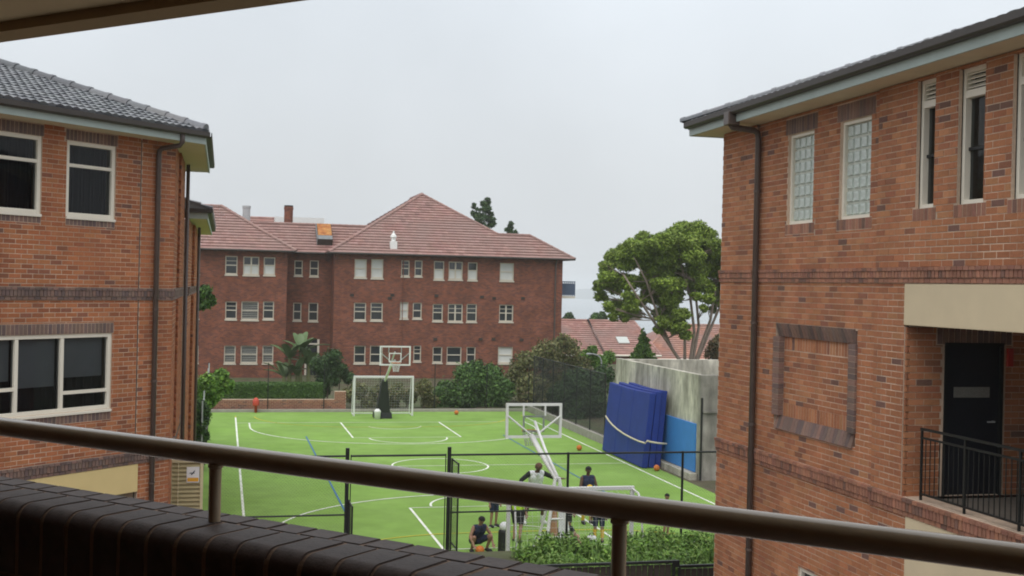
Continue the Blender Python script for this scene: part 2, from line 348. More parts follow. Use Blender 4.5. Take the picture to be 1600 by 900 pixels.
def brick_mesh(name, f, bricks, m, parent, depth=.03, kind=None):
    mb = MB()
    for (a, b, c, d, h, col, full) in bricks:
        mb.cur = col; mb.fbox(f, a, b, c, d, h - depth, h, back=False)
    o = mb.build(name, m, parent, colored=True)
    if kind: o['kind'] = kind
    return o
_variants = {}
def single_bricks(f, bricks, m, parent, pal, key):
    """full bricks as objects of their own, meshes shared"""
    if key not in _variants:
        vs = []
        for k in range(14):
            mb = MB(); mb.cur = pick(pal); q = Fr((0, 0, 0), (1, 0, 0), (0, 1, 0)); e_ = .004
            mb.add([(e_, 0, e_), (BW - e_, 0, e_), (BW - e_, 0, BH - e_), (e_, 0, BH - e_), (0, -e_, 0), (BW, -e_, 0), (BW, -e_, BH), (0, -e_, BH), (0, -.03, 0), (BW, -.03, 0), (BW, -.03, BH), (0, -.03, BH)],
                   [(0, 1, 2, 3), (0, 4, 5, 1), (1, 5, 6, 2), (2, 6, 7, 3), (3, 7, 4, 0), (4, 8, 9, 5), (5, 9, 10, 6), (6, 10, 11, 7), (7, 11, 8, 4)])
            o = mb.build('brick', m, None, colored=True); vs.append(o.data); bpy.data.objects.remove(o)
        _variants[key] = vs
    for (a, b, c, d, h, col, full) in bricks:
        o = bpy.data.objects.new('brick', random.choice(_variants[key])); COL.objects.link(o)
        o.parent = parent; o.matrix_local = Matrix.Identity(4); o.matrix_parent_inverse = Matrix.Translation(-root_loc(parent)) if parent.parent is None else Matrix.Identity(4)
        o.matrix_basis = f.mat(a, c, h)
def split_largest(f, bricks, n=300):
    sc = []
    for i, b in enumerate(bricks):
        if not b[6]: continue
        x0, y0, z_ = proj(f.P(b[0], b[2], b[4])); x1, y1, z1_ = proj(f.P(b[1], b[3], b[4]))
        if z_ < 0 or min(x0, x1) < 2 or max(x0, x1) > 1598 or min(y0, y1) < 2 or max(y0, y1) > 880: continue
        sc.append((abs(x1 - x0) * abs(y1 - y0), i))
    sc.sort(reverse=True); ids = {i for _, i in sc[:n]}
    return [b for i, b in enumerate(bricks) if i in ids], [b for i, b in enumerate(bricks) if i not in ids]
def soldiers(f, s0, s1, z0, z1, pal, h=.004, w=.076):
    n = max(1, round((s1 - s0) / (w + .01))); p = (s1 - s0) / n
    return [(s0 + i * p + .0065, s0 + (i + 1) * p - .0065, z0 + .004, z1 - .004, h + random.uniform(-.002, .002), pick(pal), False) for i in range(n)]
def clip_poly(poly, a, b):          # keep the part of poly left of a->b
    out = []
    for i in range(len(poly)):
        p, q = poly[i], poly[(i + 1) % len(poly)]
        dp = (b[0] - a[0]) * (p[1] - a[1]) - (b[1] - a[1]) * (p[0] - a[0]); dq = (b[0] - a[0]) * (q[1] - a[1]) - (b[1] - a[1]) * (q[0] - a[0])
        if dp >= 0: out.append(p)
        if dp * dq < 0: t = dp / (dp - dq); out.append((p[0] + (q[0] - p[0]) * t, p[1] + (q[1] - p[1]) * t))
    return out
def tiled_slope(name, O, u, v, polys, pal, m, parent, tw=.30, tl=.33, lift=.028, roll=0.0, cols=1):
    """tiles laid in courses on a roof plane; u along the eave, v up the slope, polys convex and counter-clockwise in (u,v)"""
    O = Vector(O); u = Vector(u).normalized(); v = Vector(v).normalized(); n = u.cross(v).normalized()
    if n.z < 0: n = -n
    mb = MB()
    for poly in polys:
        us = [p[0] for p in poly]; vs_ = [p[1] for p in poly]
        for j in range(int(math.floor(min(vs_) / tl)), int(math.ceil(max(vs_) / tl))):
            off = (tw / 2 if j % 2 else 0) if not roll else 0
            for i in range(int(math.floor((min(us) - off) / tw)), int(math.ceil((max(us) - off) / tw))):
                col = pick(pal); jl = random.uniform(-.004, .004)
                for c in range(cols):
                    a0 = i * tw + off + c * tw / cols + (.004 if c == 0 else 0); a1 = i * tw + off + (c + 1) * tw / cols - (.004 if c == cols - 1 else 0)
                    q = [(a0, j * tl), (a1, j * tl), (a1, (j + 1) * tl), (a0, (j + 1) * tl)]
                    for k in range(len(poly)):
                        q = clip_poly(q, poly[k], poly[(k + 1) % len(poly)])
                        if len(q) < 3: break
                    if len(q) < 3: continue
                    def hh(p): return .012 + lift * (1 - (p[1] / tl - j)) + jl + roll * (.5 - .5 * math.cos(2 * math.pi * (p[0] - off) / tw))
                    top = [O + u * p[0] + v * p[1] + n * hh(p) for p in q]; bot = [O + u * p[0] + v * p[1] - n * .004 for p in q]; k_ = len(q)
                    mb.cur = col
                    mb.add(top + bot, [tuple(range(k_))] + [(x, x + k_, (x + 1) % k_ + k_, (x + 1) % k_) for x in range(k_)])
    o = mb.build(name, m, parent, colored=True); o['kind'] = 'stuff'
    return o
def ridge_caps(A, B, parent, pal, m, L_=.42, r=.11):
    A, B = Vector(A), Vector(B); d = (B - A); n = max(1, int(d.length / L_)); d.normalize(); side = d.cross(Vector((0, 0, 1))).normalized(); up = side.cross(d).normalized(); st = (B - A).length / n
    for i in range(n):
        mb = MB(); mb.cur = pick(pal); vs = []; fs = []; K = 6
        for e_, (t, rr) in enumerate(((0, r * 1.12), (.08, r * 1.12), (.085, r), (st + .03, r * .96))):
            for k in range(K + 1):
                an = math.pi * k / K; vs.append(A + d * (i * st + t) + side * math.cos(an) * rr + up * (math.sin(an) * rr * .8 - .01))
        for e_ in range(3):
            for k in range(K): b = e_ * (K + 1) + k; fs.append((b, b + 1, b + K + 2, b + K + 1))
        fs.append(tuple(range(K + 1))); mb.add(vs, fs); o = mb.build('ridge_tile', m, parent, colored=True, smooth=False)
def leaf_mesh(name, clumps, n, size, pal, parent, m='leaf', up=.35, shell=.55, droop=0.0, seed=0, elong=1.8):
    g_ = np.random.default_rng(seed + 11); cl = np.array(clumps, dtype=float); w = cl[:, 3] * cl[:, 4] * cl[:, 5]; w = w ** .67; w /= w.sum()
    idx = g_.choice(len(cl), size=n, p=w); d = g_.normal(size=(n, 3)); d /= np.linalg.norm(d, axis=1)[:, None]
    rad = shell + (1 - shell) * g_.random(n) ** .5; rad = np.where(g_.random(n) < .3, g_.random(n) ** .5, rad) * (1 + .16 * g_.normal(size=n) * (g_.random(n) < .35))
    c = cl[idx, :3] + d * cl[idx, 3:6] * rad[:, None]
    nrm = d * .6 + g_.normal(size=(n, 3)) * .7; nrm[:, 2] += up; nrm /= np.linalg.norm(nrm, axis=1)[:, None]
    t = np.cross(nrm, g_.normal(size=(n, 3))); t[:, 2] -= droop; t -= nrm * (t * nrm).sum(1)[:, None]; t /= np.linalg.norm(t, axis=1)[:, None]; b = np.cross(nrm, t)
    s = size * (.6 + .8 * g_.random(n))[:, None]
    V = np.stack([c - t * s, c + b * s / elong, c + t * s, c - b * s / elong], 1).reshape(-1, 3); F = np.arange(n * 4).reshape(-1, 4)
    pc = np.array([p[0] for p in pal]); pw = np.array([p[1] for p in pal], dtype=float); pw /= pw.sum()
    tone = .72 + .5 * g_.random(len(cl)); col = pc[g_.choice(len(pal), size=n, p=pw)] * (.8 + .4 * g_.random(n))[:, None] * tone[idx][:, None]
    me = npmesh(name, V, F, np.repeat(col, 4, axis=0)); me.materials.append(M[m]); o = bpy.data.objects.new(name, me); link(o, parent); return o
GREENS = [((.055, .115, .028), 4), ((.075, .15, .032), 3), ((.10, .185, .04), 2), ((.045, .09, .026), 2)]
def lumps(cl, k=5, f=.5):
    """break each clump into smaller ones round its surface"""
    out = []
    for c in cl:
        for _ in range(k):
            d = Vector((random.gauss(0, 1), random.gauss(0, 1), random.gauss(.35, 1))).normalized(); q = random.uniform(f * .75, f * 1.2); r_ = 1 - q * .7
            out.append((c[0] + d.x * c[3] * r_, c[1] + d.y * c[4] * r_, c[2] + d.z * c[5] * r_, c[3] * q, c[4] * q, c[5] * q * .8))
    return out
EUCA = [((.18, .265, .032), 4), ((.22, .31, .04), 3), ((.12, .185, .026), 2.5), ((.26, .33, .06), 1.5)]
BRIGHT = [((.11, .22, .03), 4), ((.15, .27, .04), 3), ((.07, .16, .025), 2)]
OLIVE = [((.145, .155, .055), 4), ((.185, .18, .07), 3), ((.105, .125, .045), 3), ((.22, .17, .09), 1)]
DARKG = [((.032, .068, .022), 4), ((.045, .092, .027), 3), ((.065, .118, .032), 2)]
BROWNG = [((.12, .075, .04), 3), ((.10, .085, .035), 3), ((.07, .07, .03), 2)]
def shrub(name, label, clumps, n, size, pal, seed, group=None, base=None, stems=4, cat='shrub'):
    base = base or (sum(c[0] for c in clumps) / len(clumps), sum(c[1] for c in clumps) / len(clumps), 0)
    t_ = thing(name, label, cat, base, group); leaf_mesh('foliage', lumps(clumps, 6, .52) + clumps, int(n * 1.3), size * .85, pal, t_, seed=seed)
    mb = MB()
    for i in range(stems):
        c = sorted(clumps, key=lambda c_: c_[2])[i % len(clumps)]; mb.tube([(c[0] * .8 + base[0] * .2 + random.uniform(-.15, .15), base[1] + random.uniform(-.15, .15), base[2]), (c[0] * .9 + base[0] * .1, (base[1] + c[1]) / 2, (base[2] + c[2]) / 2), (c[0], c[1], c[2])], [.05, .035, .015], 6)
    mb.build('stem', 'bark', t_); return t_
def wires(f, s0, s1, z0, z1, pitch, r, h=0.0, mb=None):
    """woven fence mesh: every diagonal wire a thin prism"""
    mb = mb or MB(); H_ = z1 - z0; Ls = s1 - s0; k = -H_
    def seg(a, b):
        A, B = f.P(*a, h), f.P(*b, h); d = (B - A).normalized(); x = d.cross(f.n).normalized(); vs = []
        for p in (A, B): vs += [p + x * r, p - x * r * .5 + f.n * r * .87, p - x * r * .5 - f.n * r * .87]
        mb.add(vs, [(0, 1, 4, 3), (1, 2, 5, 4), (2, 0, 3, 5)])
    while k < Ls:
        a = max(0, k); b = min(Ls, k + H_)
        if b - a > .02:
            seg((s0 + a, z0 + a - k), (s0 + b, z0 + b - k)); seg((s0 + a, z1 - (a - k)), (s0 + b, z1 - (b - k)))
        k += pitch
    return mb
def ball(name, label, c, r, m, group=None):
    mb = MB(); mb.sphere(c, r, 16, 11); return setp(mb.build(name, m, None, smooth=True), label, 'ball', group)

# ================================================================== THE SETTING
mb = MB(); ys = [-120, 128, 175, 240, 330, 4990]; zs_ = [-.03, -.03, -9, -22, -36, -38]
for i in range(5): mb.quad((-2500, ys[i], zs_[i]), (4500, ys[i], zs_[i]), (4500, ys[i + 1], zs_[i + 1]), (-2500, ys[i + 1], zs_[i + 1]))
setp(mb.build('ground', 'soil'), 'dark soil and rough grass around the court and buildings', None, kind='structure')
mb = MB(); mb.quad((-2490, 260, -30), (4490, 260, -30), (4490, 4980, -30), (-2490, 4980, -30))
setp(mb.build('sea', 'water'), 'pale grey harbour water under mist', None, kind='structure')
mb = MB(); K = 60; A = []
for i in range(K + 1):
    x = 700 + i * 55; A.append((x, 3600 + 200 * math.sin(i * .3), -30 + 58 * max(0, math.sin(math.pi * min(1, i / K * 1.4))) * (.75 + .25 * math.sin(i * .9))))
for i in range(K):
    a, b = A[i], A[i + 1]; mb.quad((a[0], a[1] - 250, -30), (b[0], b[1] - 250, -30), b, a); mb.quad(a, b, (b[0], b[1] + 400, -30), (a[0], a[1] + 400, -30))
setp(mb.build('headland', 'headland', smooth=True), 'low misty headland across the water', None, kind='structure')
mb = MB(); mb.box(-6, 9.5, 5, 26.3, -.2, -.012); setp(mb.build('paving', 'paving'), 'grey paving below the balcony', None, kind='structure')

# ---- sports court: turf sheet with painted lines (each line a part)
CX, CY = 8.18, 44.55
mb = MB(); mb.box(-.57, 16.45, 26.9, 63.4, -.15, 0); court = setp(mb.build('sports_court', 'turf'), 'green artificial turf sports court with painted lines', None, kind='structure')
_z = [.004]
def strip(pts, w, m, closed=False):
    mb = MB(); pts = [Vector((p[0], p[1])) for p in pts]; n = len(pts); l_, r_ = [], []
    for i, p in enumerate(pts):
        a = pts[i - 1] if (i or closed) else p; b = pts[(i + 1) % n] if (i < n - 1 or closed) else p
        d = (b - a).normalized(); q = Vector((-d.y, d.x)) * w / 2; l_.append(p + q); r_.append(p - q)
    z = _z[0]; _z[0] += .0004
    for i in range(n if closed else n - 1):
        j = (i + 1) % n; mb.quad((l_[i].x, l_[i].y, z), (r_[i].x, r_[i].y, z), (r_[j].x, r_[j].y, z), (l_[j].x, l_[j].y, z))
    return mb.build('court_line', m, court)
def arc(cx, cy, r, a0, a1, n=40): return [(cx + r * math.cos(R(a0 + (a1 - a0) * i / n)), cy + r * math.sin(R(a0 + (a1 - a0) * i / n))) for i in range(n + 1)]
LW = .075
for x in (.71, 15.64): strip([(x, 28), (x, 61)], LW, 'line_white'); strip([(x, 61.004), (x, 61.6)], LW, 'line_yellow')
strip([(.75, CY), (15.6, CY)], .055, 'line_white'); strip(arc(CX, CY, 1.83, 0, 354, 48), LW, 'line_white', True)
for sg in (1, -1):
    yb = CY + sg * 14.1; yk = CY + sg * 12.6          # baseline, hoop
    strip([(.75, yb), (15.6, yb)], .05, 'line_white')
    for sx in (-1, 1): strip([(CX + sx * 2.45, yb - sg * .03), (CX + sx * 2.45, yb - sg * 5.8)], LW, 'line_white')
    strip([(CX - 2.4, yb - sg * 5.8), (CX + 2.4, yb - sg * 5.8)], .05, 'line_white')
    strip(arc(CX, yb - sg * 5.95, 1.75, 180 if sg > 0 else 0, 360 if sg > 0 else 180, 24), LW, 'line_white')
    strip(arc(CX, yk, 1.28, 190 if sg > 0 else 10, 350 if sg > 0 else 170, 20), .06, 'line_white')
    a3 = [(CX - 6.85, yb - sg * .05), (CX - 6.85, yk - sg * .3)] + [(CX + 6.85 * math.cos(R(t)), yk - sg * .3 - sg * 6.2 * math.sin(R(t))) for t in range(176, 3, -4)] + [(CX + 6.85, yk - sg * .3), (CX + 6.85, yb - sg * .05)]
    strip(a3, LW, 'line_white')
    yg = CY + sg * 16.9; ln = 'line_yellow'
    fd = [(CX - 1.55 - 5 * math.cos(R(t)), yg - sg * 4.75 * math.sin(R(t))) for t in range(2, 91, 6)] + [(CX + 1.55 + 5 * math.cos(R(t)), yg - sg * 4.75 * math.sin(R(t))) for t in range(88, 1, -6)]
    strip(fd, LW, ln)
for x in (3.70, 12.72): strip([(x, 35.6), (x, 53.4)], .06, 'line_blue')

# ---- kerbs around the court
mb = MB(); mb.box(-.8, 16.6, 63.42, 63.62, -.1, .14); setp(mb.build('far_kerb', 'kerb', bevel=.01), 'low concrete kerb at the far end of the green court', 'kerb')
mb = MB(); mb.box(16.47, 16.72, 50.05, 63.4, -.1, .34); setp(mb.build('side_kerb', 'kerb', bevel=.01), 'concrete kerb under the dark fence right of the court', 'kerb')
mb = MB(); mb.box(-.75, -.59, 30, 63.4, -.1, .1); setp(mb.build('left_kerb', 'kerb', bevel=.01), 'thin concrete kerb along the left edge of the court', 'kerb')

# ================================================================== RIGHT BUILDING (wall along X = 8.72)
RB = thing('brick_building', 'orange brick building on the right with glass block windows and balcony door', 'building', (8.72, 14, 0))
f = Fr((8.72, 0, 0), (0, 1, 0), (-1, 0, 0)); YE = 19.82
gw = [(14.87, 15.73, 8.02, 9.45), (16.52, 17.37, 8.02, 9.45)]
tw_ = [(13.28, 13.68, 8.06, 9.72), (12.27, 12.79, 8.06, 9.72), (11.2, 11.76, 8.06, 9.72)]
log = (7.0, 13.86, 4.31, 6.55); lowp = (7.0, 13.72, 3.2, 4.07); lw = (16.0, 16.72, 1.4, 2.71); pan = (15.12, 17.66, 4.77, 6.42)
beam = (7.0, 13.86, 6.55, 7.09)
holes = gw + tw_ + [log, lw]
mbw = grid_wall(f, 5.0, YE, -.3, 9.75, holes + [pan], -.32, -.005); grid_wall(f, pan[0], pan[1], pan[2], pan[3], [], -.32, -.0635, mbw)
rwall = mbw.build('wall', 'mortar', RB)
bands = [(5.0, YE, 7.10, 7.31), (5.0, YE, 4.07, 4.31)]
pat = []
for a, b, c, d in gw: pat += [(a - .10, b + .10, 9.45, 9.70), (a - .06, b + .06, 7.86, 8.02)]
for a, b, c, d in tw_: pat += [(a - .06, b + .06, 7.90, 8.06)]
skip = holes + bands + pat + [pan, beam, lowp]
def zones(h_of, bricks):
    return [(a, b, c, d, h + h_of((a + b) / 2), col, fu) for a, b, c, d, h, col, fu in bricks]
step = lambda s: (.045 if (s < 14.6 or s > 18.45) else 0.0)
br = []
for z0, z1, sk in ((5.0, 14.6, skip), (14.6, 18.45, skip), (18.45, YE, skip)): br += brick_rows(f, z0, z1, -.2, 9.75, sk, PAL_ORANGE)
br = zones(step, br)
near, rest = split_largest(f, br)
single_bricks(f, near, 'brick', rwall, PAL_ORANGE, 'orange'); brick_mesh('brickwork', f, rest, 'brick', rwall, depth=.075, kind='stuff')
# proud piers need their own mortar backing
mb = MB(); grid_wall(f, 5.0, 14.6, -.3, 9.75, holes, -.02, .040, mb); grid_wall(f, 18.45, YE, -.3, 9.75, [], -.02, .040, mb); mb.build('pier_backing', 'mortar', RB)
# recessed blank panel with splayed dark frame
mb = brick_rows(f, pan[0] + .2, pan[1] - .2, pan[2] + .40, pan[3] - .40, [], PAL_ORANGE, -.060)
mb += soldiers(f, pan[0] + .2, pan[1] - .2, pan[3] - .40, pan[3] - .18, PAL_ORANGE, -.060) + soldiers(f, pan[0] + .2, pan[1] - .2, pan[2] + .18, pan[2] + .40, PAL_ORANGE, -.060)
brick_mesh('panel_bricks', f, mb, 'brick', rwall, kind='stuff')
q = MB(); w_ = .19
def splay(s0, s1, z0, z1, side):
    q.cur = pick(PAL_PURPLE); P = f.P
    if side in 'tb':
        zo, zi = (z1, z0) if side == 't' else (z0, z1)
        q.hexa([P(s0, zo, -.09), P(s1, zo, -.09), P(s1, zi, -.09), P(s0, zi, -.09), P(s0, zo, .035), P(s1, zo, .035), P(s1, zi, -.03), P(s0, zi, -.03)])
    else:
        so, si = (s0, s1) if side == 'n' else (s1, s0)
        q.hexa([P(so, z0, -.09), P(si, z0, -.09), P(si, z1, -.09), P(so, z1, -.09), P(so, z0, .035), P(si, z0, .028), P(si, z1, .028), P(so, z1, .035)])
n_ = 26; p_ = (pan[1] - pan[0] - .1) / n_
for i in range(n_):
    a = pan[0] + .05 + i * p_; splay(a + .005, a + p_ - .005, pan[3] - w_, pan[3] + .02, 't'); splay(a + .004, a + p_ - .004, pan[2] - .02, pan[2] + w_, 'b')
n_ = 15; p_ = (pan[3] - pan[2] - 2 * w_) / n_
for i in range(n_):
    a = pan[2] + w_ + i * p_; splay(pan[0] - .02, pan[0] + w_, a + .004, a + p_ - .004, 'n'); splay(pan[1] - w_, pan[1] + .02, a + .004, a + p_ - .004, 'f')
q.build('panel_frame', 'purple_brick', rwall, colored=True)
q = MB(); e_ = .004
_P = f.P
for (s0_, s1_, zo, zi) in ((pan[0] + .06, pan[1] - .06, pan[3] + .013, pan[3] - w_ + .007), (pan[0] + .06, pan[1] - .06, pan[2] - .013, pan[2] + w_ - .007)):
    q.hexa([_P(s0_, zo, -.085), _P(s1_, zo, -.085), _P(s1_, zi, -.085), _P(s0_, zi, -.085), _P(s0_, zo, .030), _P(s1_, zo, .030), _P(s1_, zi, -.035), _P(s0_, zi, -.035)])
for (so, si_) in ((pan[0] - .013, pan[0] + w_ - .007), (pan[1] + .013, pan[1] - w_ + .007)):
    z0_, z1_ = pan[2] + w_ + .01, pan[3] - w_ - .01
    q.hexa([_P(so, z0_, -.085), _P(si_, z0_, -.085), _P(si_, z1_, -.085), _P(so, z1_, -.085), _P(so, z0_, .030), _P(si_, z0_, .023), _P(si_, z1_, .023), _P(so, z1_, .030)])
q.build('panel_frame_mortar', 'mortar', rwall)
# string courses
def string_course(f, s0, s1, z0, z1, parent, pal, big=.05, jump=lambda s: 0.0, cuts=()):
    seg = [s0, *cuts, s1]; H_ = z1 - z0
    for a, b in zip(seg[:-1], seg[1:]):
        o_ = jump((a + b) / 2); L_ = []
        L_ += [(x0, x1, z, zz, h + o_, c, fu) for x0, x1, z, zz, h, c, fu in soldiers(f, a, b, z0 + .066, z1 - .05, pal, big * .75, .066)]
        i = a
        while i < b - .02:
            L_.append((i + .005, min(b, i + .12) - .005, z1 - .05, z1 - .004, big + o_, pick(pal), False)); L_.append((i + .005, min(b, i + .12) - .005, z0 + .004, z0 + .06, big * .45 + o_, pick(pal), False)); i += .12
        brick_mesh('string_course', f, L_, 'purple_brick', parent, depth=.1, kind='stuff')
for a, b, c, d in bands: string_course(f, a, b, c, d, rwall, PAL_PINK, .05, step, (14.6, 18.45))
pt = []
for a, b, c, d in pat: pt += soldiers(f, a, b, c, d, PAL_PURPLE if c > 9 else PAL_PINK, .0 + step((a + b) / 2))
brick_mesh('soldier_course', f, pt, 'purple_brick', rwall, depth=.09, kind='stuff')
# rendered beams
mb = MB(); mb.fbox(f, beam[0], beam[1], beam[2], beam[3], -.30, .06); mb.build('lintel', 'render', RB, bevel=.008)
mb = MB(); mb.fbox(f, lowp[0], lowp[1], lowp[2], lowp[3], -.30, .058); mb.build('lintel', 'render', RB, bevel=.008)
# loggia behind the opening: back wall, floor, ceiling, far end wall with the door
fd = Fr((8.72, 13.79, 0), (1, 0, 0), (0, -1, 0)); door = (.56, 1.39, 4.31, 6.30)
mb = grid_wall(fd, .02, 5.5, 4.3, 6.9, [(.56, 1.39, 4.31, 6.30)], -.12, -.026); lwall = mb.build('loggia_wall', 'mortar', RB)
br = brick_rows(fd, -.04, 5.4, 4.31, 6.55, [(.50, 1.45, 4.2, 6.30), (.40, 1.55, 6.30, 6.52)], PAL_ORANGE, -.02)
brick_mesh('brickwork', fd, br, 'brick', lwall, kind='stuff'); brick_mesh('soldier_course', fd, soldiers(fd, .41, 1.54, 6.305, 6.52, PAL_PURPLE, -.018), 'purple_brick', lwall, kind='stuff')
mb = MB(); mb.box(9.05, 14.4, 5, 13.7, 4.08, 4.29); mb.build('loggia_floor', 'floor', RB)
mb = MB(); mb.box(9.03, 14.4, 5, 13.7, 6.62, 6.72); mb.build('loggia_ceiling', 'soffit', RB)
mb = MB(); mb.box(14.0, 14.3, 5, 13.7, 4.29, 6.62); mb.box(9.05, 14.0, 5.0, 5.2, 4.29, 6.62); mb.build('loggia_back_wall', 'far_brick', RB)
mb = MB(); mb.fbox(fd, .57, 1.38, 4.30, 6.29, -.11, -.06); dr = mb.build('door', 'black_door', RB)
mb = MB()
for a, b, c, d in ((.53, .57, 4.30, 6.33), (1.38, 1.42, 4.30, 6.33), (.57, 1.38, 6.29, 6.33)): mb.fbox(fd, a, b, c, d, -.12, -.01)
mb.build('door_frame', 'black_metal', dr)
mb = MB(); mb.fbox(fd, .70, 1.24, 5.60, 5.74, -.058, -.05); mb.build('door_plate', 'plate', dr)
mb = MB(); mb.tube([fd.P(1.29, 5.28, -.05), fd.P(1.29, 5.28, 0)], .012, 8); mb.tube([fd.P(1.29, 5.28, 0), fd.P(1.18, 5.28, 0)], .011, 8); mb.build('door_handle', 'metal_grey', dr)
mb = MB(); mb.fbox(fd, 1.46, 1.54, 6.02, 6.26, -.018, .02); mb.build('alarm_box', 'red_plastic', RB)
# glass block windows
for a, b, c, d in gw:
    mb = MB(); t_ = .05
    for x0, x1, y0, y1 in ((a, a + t_, c, d), (b - t_, b, c, d), (a + t_, b - t_, c, c + t_), (a + t_, b - t_, d - t_, d)): mb.fbox(f, x0, x1, y0, y1, -.14, -.05)
    wn = mb.build('glass_block_window', 'cream_paint', RB)
    mb = MB(); mb.fbox(f, a + t_, b - t_, c + t_, d - t_, -.16, -.115); mb.build('grout', 'grout', wn)
    nx, ny = 4, 7; pw, ph_ = (b - a - 2 * t_) / nx, (d - c - 2 * t_) / ny; me = None
    for i in range(nx):
        for j in range(ny):
            x0, y0 = a + t_ + i * pw, c + t_ + j * ph_
            if me is None:
                mb = MB(); P = WORLD.P; g_ = .008; W_, H_ = pw - 2 * g_, ph_ - 2 * g_
                mb.hexa([(0, -.05, 0), (W_, -.05, 0), (W_, -.05, H_), (0, -.05, H_), (.02, 0, .02), (W_ - .02, 0, .02), (W_ - .02, 0, H_ - .02), (.02, 0, H_ - .02)])
                o = mb.build('glass_block', 'glass_block', wn); me = o.data
            else: o = bpy.data.objects.new('glass_block', me); link(o, wn)
            o.matrix_basis = f.mat(x0 + g_, y0 + g_, -.085)
# tall windows with louvre heads
for a, b, c, d in tw_:
    mb = MB(); t_ = .055; zt = d - .30
    for x0, x1, y0, y1 in ((a, a + t_, c, d), (b - t_, b, c, d), (a + t_, b - t_, c, c + t_), (a + t_, b - t_, d - t_, d), (a + t_, b - t_, zt - .06, zt + .03)): mb.fbox(f, x0, x1, y0, y1, -.14, -.02)
    wn = mb.build('window', 'cream_paint', RB)
    pane(f, a + t_, b - t_, c + t_, zt - .06, -.10, wn)
    mb = MB(); mb.fbox(f, a + t_, b - t_, (c + zt) / 2 - .02, (c + zt) / 2 + .02, -.088, -.07); mb.build('transom', 'black_metal', wn)
    for k in range(4):
        z_ = zt + .05 + k * .055; mb = MB(); P = f.P; mb.hexa([P(a + t_, z_, -.04), P(b - t_, z_, -.04), P(b - t_, z_ + .012, -.04), P(a + t_, z_ + .012, -.04), P(a + t_, z_ + .045, -.10), P(b - t_, z_ + .045, -.10), P(b - t_, z_ + .057, -.10), P(a + t_, z_ + .057, -.10)]); mb.build('louvre_blade', 'cream_paint', wn)
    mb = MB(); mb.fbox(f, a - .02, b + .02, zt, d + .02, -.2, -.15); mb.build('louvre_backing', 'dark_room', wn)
mb = MB(); a, b, c, d = lw; t_ = .06
for x0, x1, y0, y1 in ((a, a + t_, c, d), (b - t_, b, c, d), (a + t_, b - t_, c, c + t_), (a + t_, b - t_, d - t_, d)): mb.fbox(f, x0, x1, y0, y1, -.14, -.03)
wn = mb.build('window', 'cream_paint', RB); mb = MB(); mb.fbox(f, a + t_, b - t_, c + t_, d - t_, -.10, -.09); mb.build('pane', 'glass_far', wn)
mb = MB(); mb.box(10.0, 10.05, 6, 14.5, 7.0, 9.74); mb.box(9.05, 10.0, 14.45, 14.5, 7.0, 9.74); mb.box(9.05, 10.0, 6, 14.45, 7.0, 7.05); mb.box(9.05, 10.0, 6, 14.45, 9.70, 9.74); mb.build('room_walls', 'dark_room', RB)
# end wall (faces the court) and inside body so that the building is closed
mb = MB(); mb.box(9.0, 15, YE - .3, YE - .012, -.3, 9.75); mb.box(14.7, 15, 5, YE - .3, -.3, 9.75); mb.box(8.75, 15, 4.8, 5.0, -.3, 9.75); mb.box(9.2, 14.6, 13.95, YE - .35, 6.9, 7.0); mb.build('rear_walls', 'far_brick', RB)
# eaves: soffit, fascia, gutter, tiled roof
def eaves(f, s0, s1, zt, over, parent, ss=None, dz=0.0):
    mb = MB(); mb.fbox(f, s0 if ss is None else ss, s1, zt + dz, zt + dz + .02, -.05, over); mb.build('soffit', 'soffit', parent)
    mb = MB(); mb.fbox(f, s0, s1, zt - .012, zt + .14, over, over + .03); mb.build('fascia', 'fascia', parent)
    pr = [(over + .03, zt + .115), (over + .12, zt + .115), (over + .145, zt + .14), (over + .145, zt + .225), (over + .13, zt + .225), (over + .125, zt + .15), (over + .045, zt + .13), (over + .045, zt + .235), (over + .03, zt + .235)]
    mb = MB(); k = len(pr); mb.add([f.P(s0, z, h) for h, z in pr] + [f.P(s1, z, h) for h, z in pr], [(i, (i + 1) % k, (i + 1) % k + k, i + k) for i in range(k)]); mb.build('gutter', 'gutter', parent)
eaves(f, 5.0, YE + .44, 9.76, .50, RB)
fe = Fr((8.72, YE, 0), (1, 0, 0), (0, 1, 0)); eaves(fe, -.50, 6.8, 9.76, .44, RB, ss=.06)
PALG = [((.115, .12, .13), 4), ((.15, .155, .165), 3), ((.085, .09, .10), 3)]
tp = .35; cs = math.sqrt(1 + tp * tp); ev = 9.97
tiled_slope('roof', (8.13, 20.35, ev), (0, -1, 0), (1, 0, tp), [[(0, 0), (15.4, 0), (15.4, 3.6 * cs), (3.6, 3.6 * cs)]], PALG, 'tile_grey', RB, .20, .32, .02, .012, 3)
tiled_slope('roof', (15.33, 20.35, ev), (-1, 0, 0), (0, -1, tp), [[(0, 0), (7.2, 0), (3.6, 3.6 * cs)]], PALG, 'tile_grey', RB, .20, .32, .02, .012, 3)
ridge_caps((8.10, 20.38, ev + .04), (11.73, 16.75, ev + 3.6 * tp + .06), RB, PALG, 'tile_grey')
# downpipe with offset neck
mb = MB(); P = f.P; mb.tube([P(18.36, 9.90, .57), P(18.36, 9.72, .57), P(18.36, 9.675, .535), P(18.33, 9.64, .16), P(18.32, 9.60, .095), P(18.32, 9.52, .075), P(18.32, -.02, .075)], .052, 12); mb.build('downpipe', 'downpipe', RB, smooth=True)
mb = MB()
for z_ in (8.6, 6.4, 4.7, 2.6): mb.tube([P(18.32, z_, .075), P(18.32, z_ + .04, .075)], .062, 12)
mb.build('pipe_bracket', 'downpipe', RB)
mb = MB(); mb.fbox(f, 18.22, 18.42, 9.70, 9.92, .46, .67); mb.build('rainhead', 'downpipe', RB, bevel=.01)
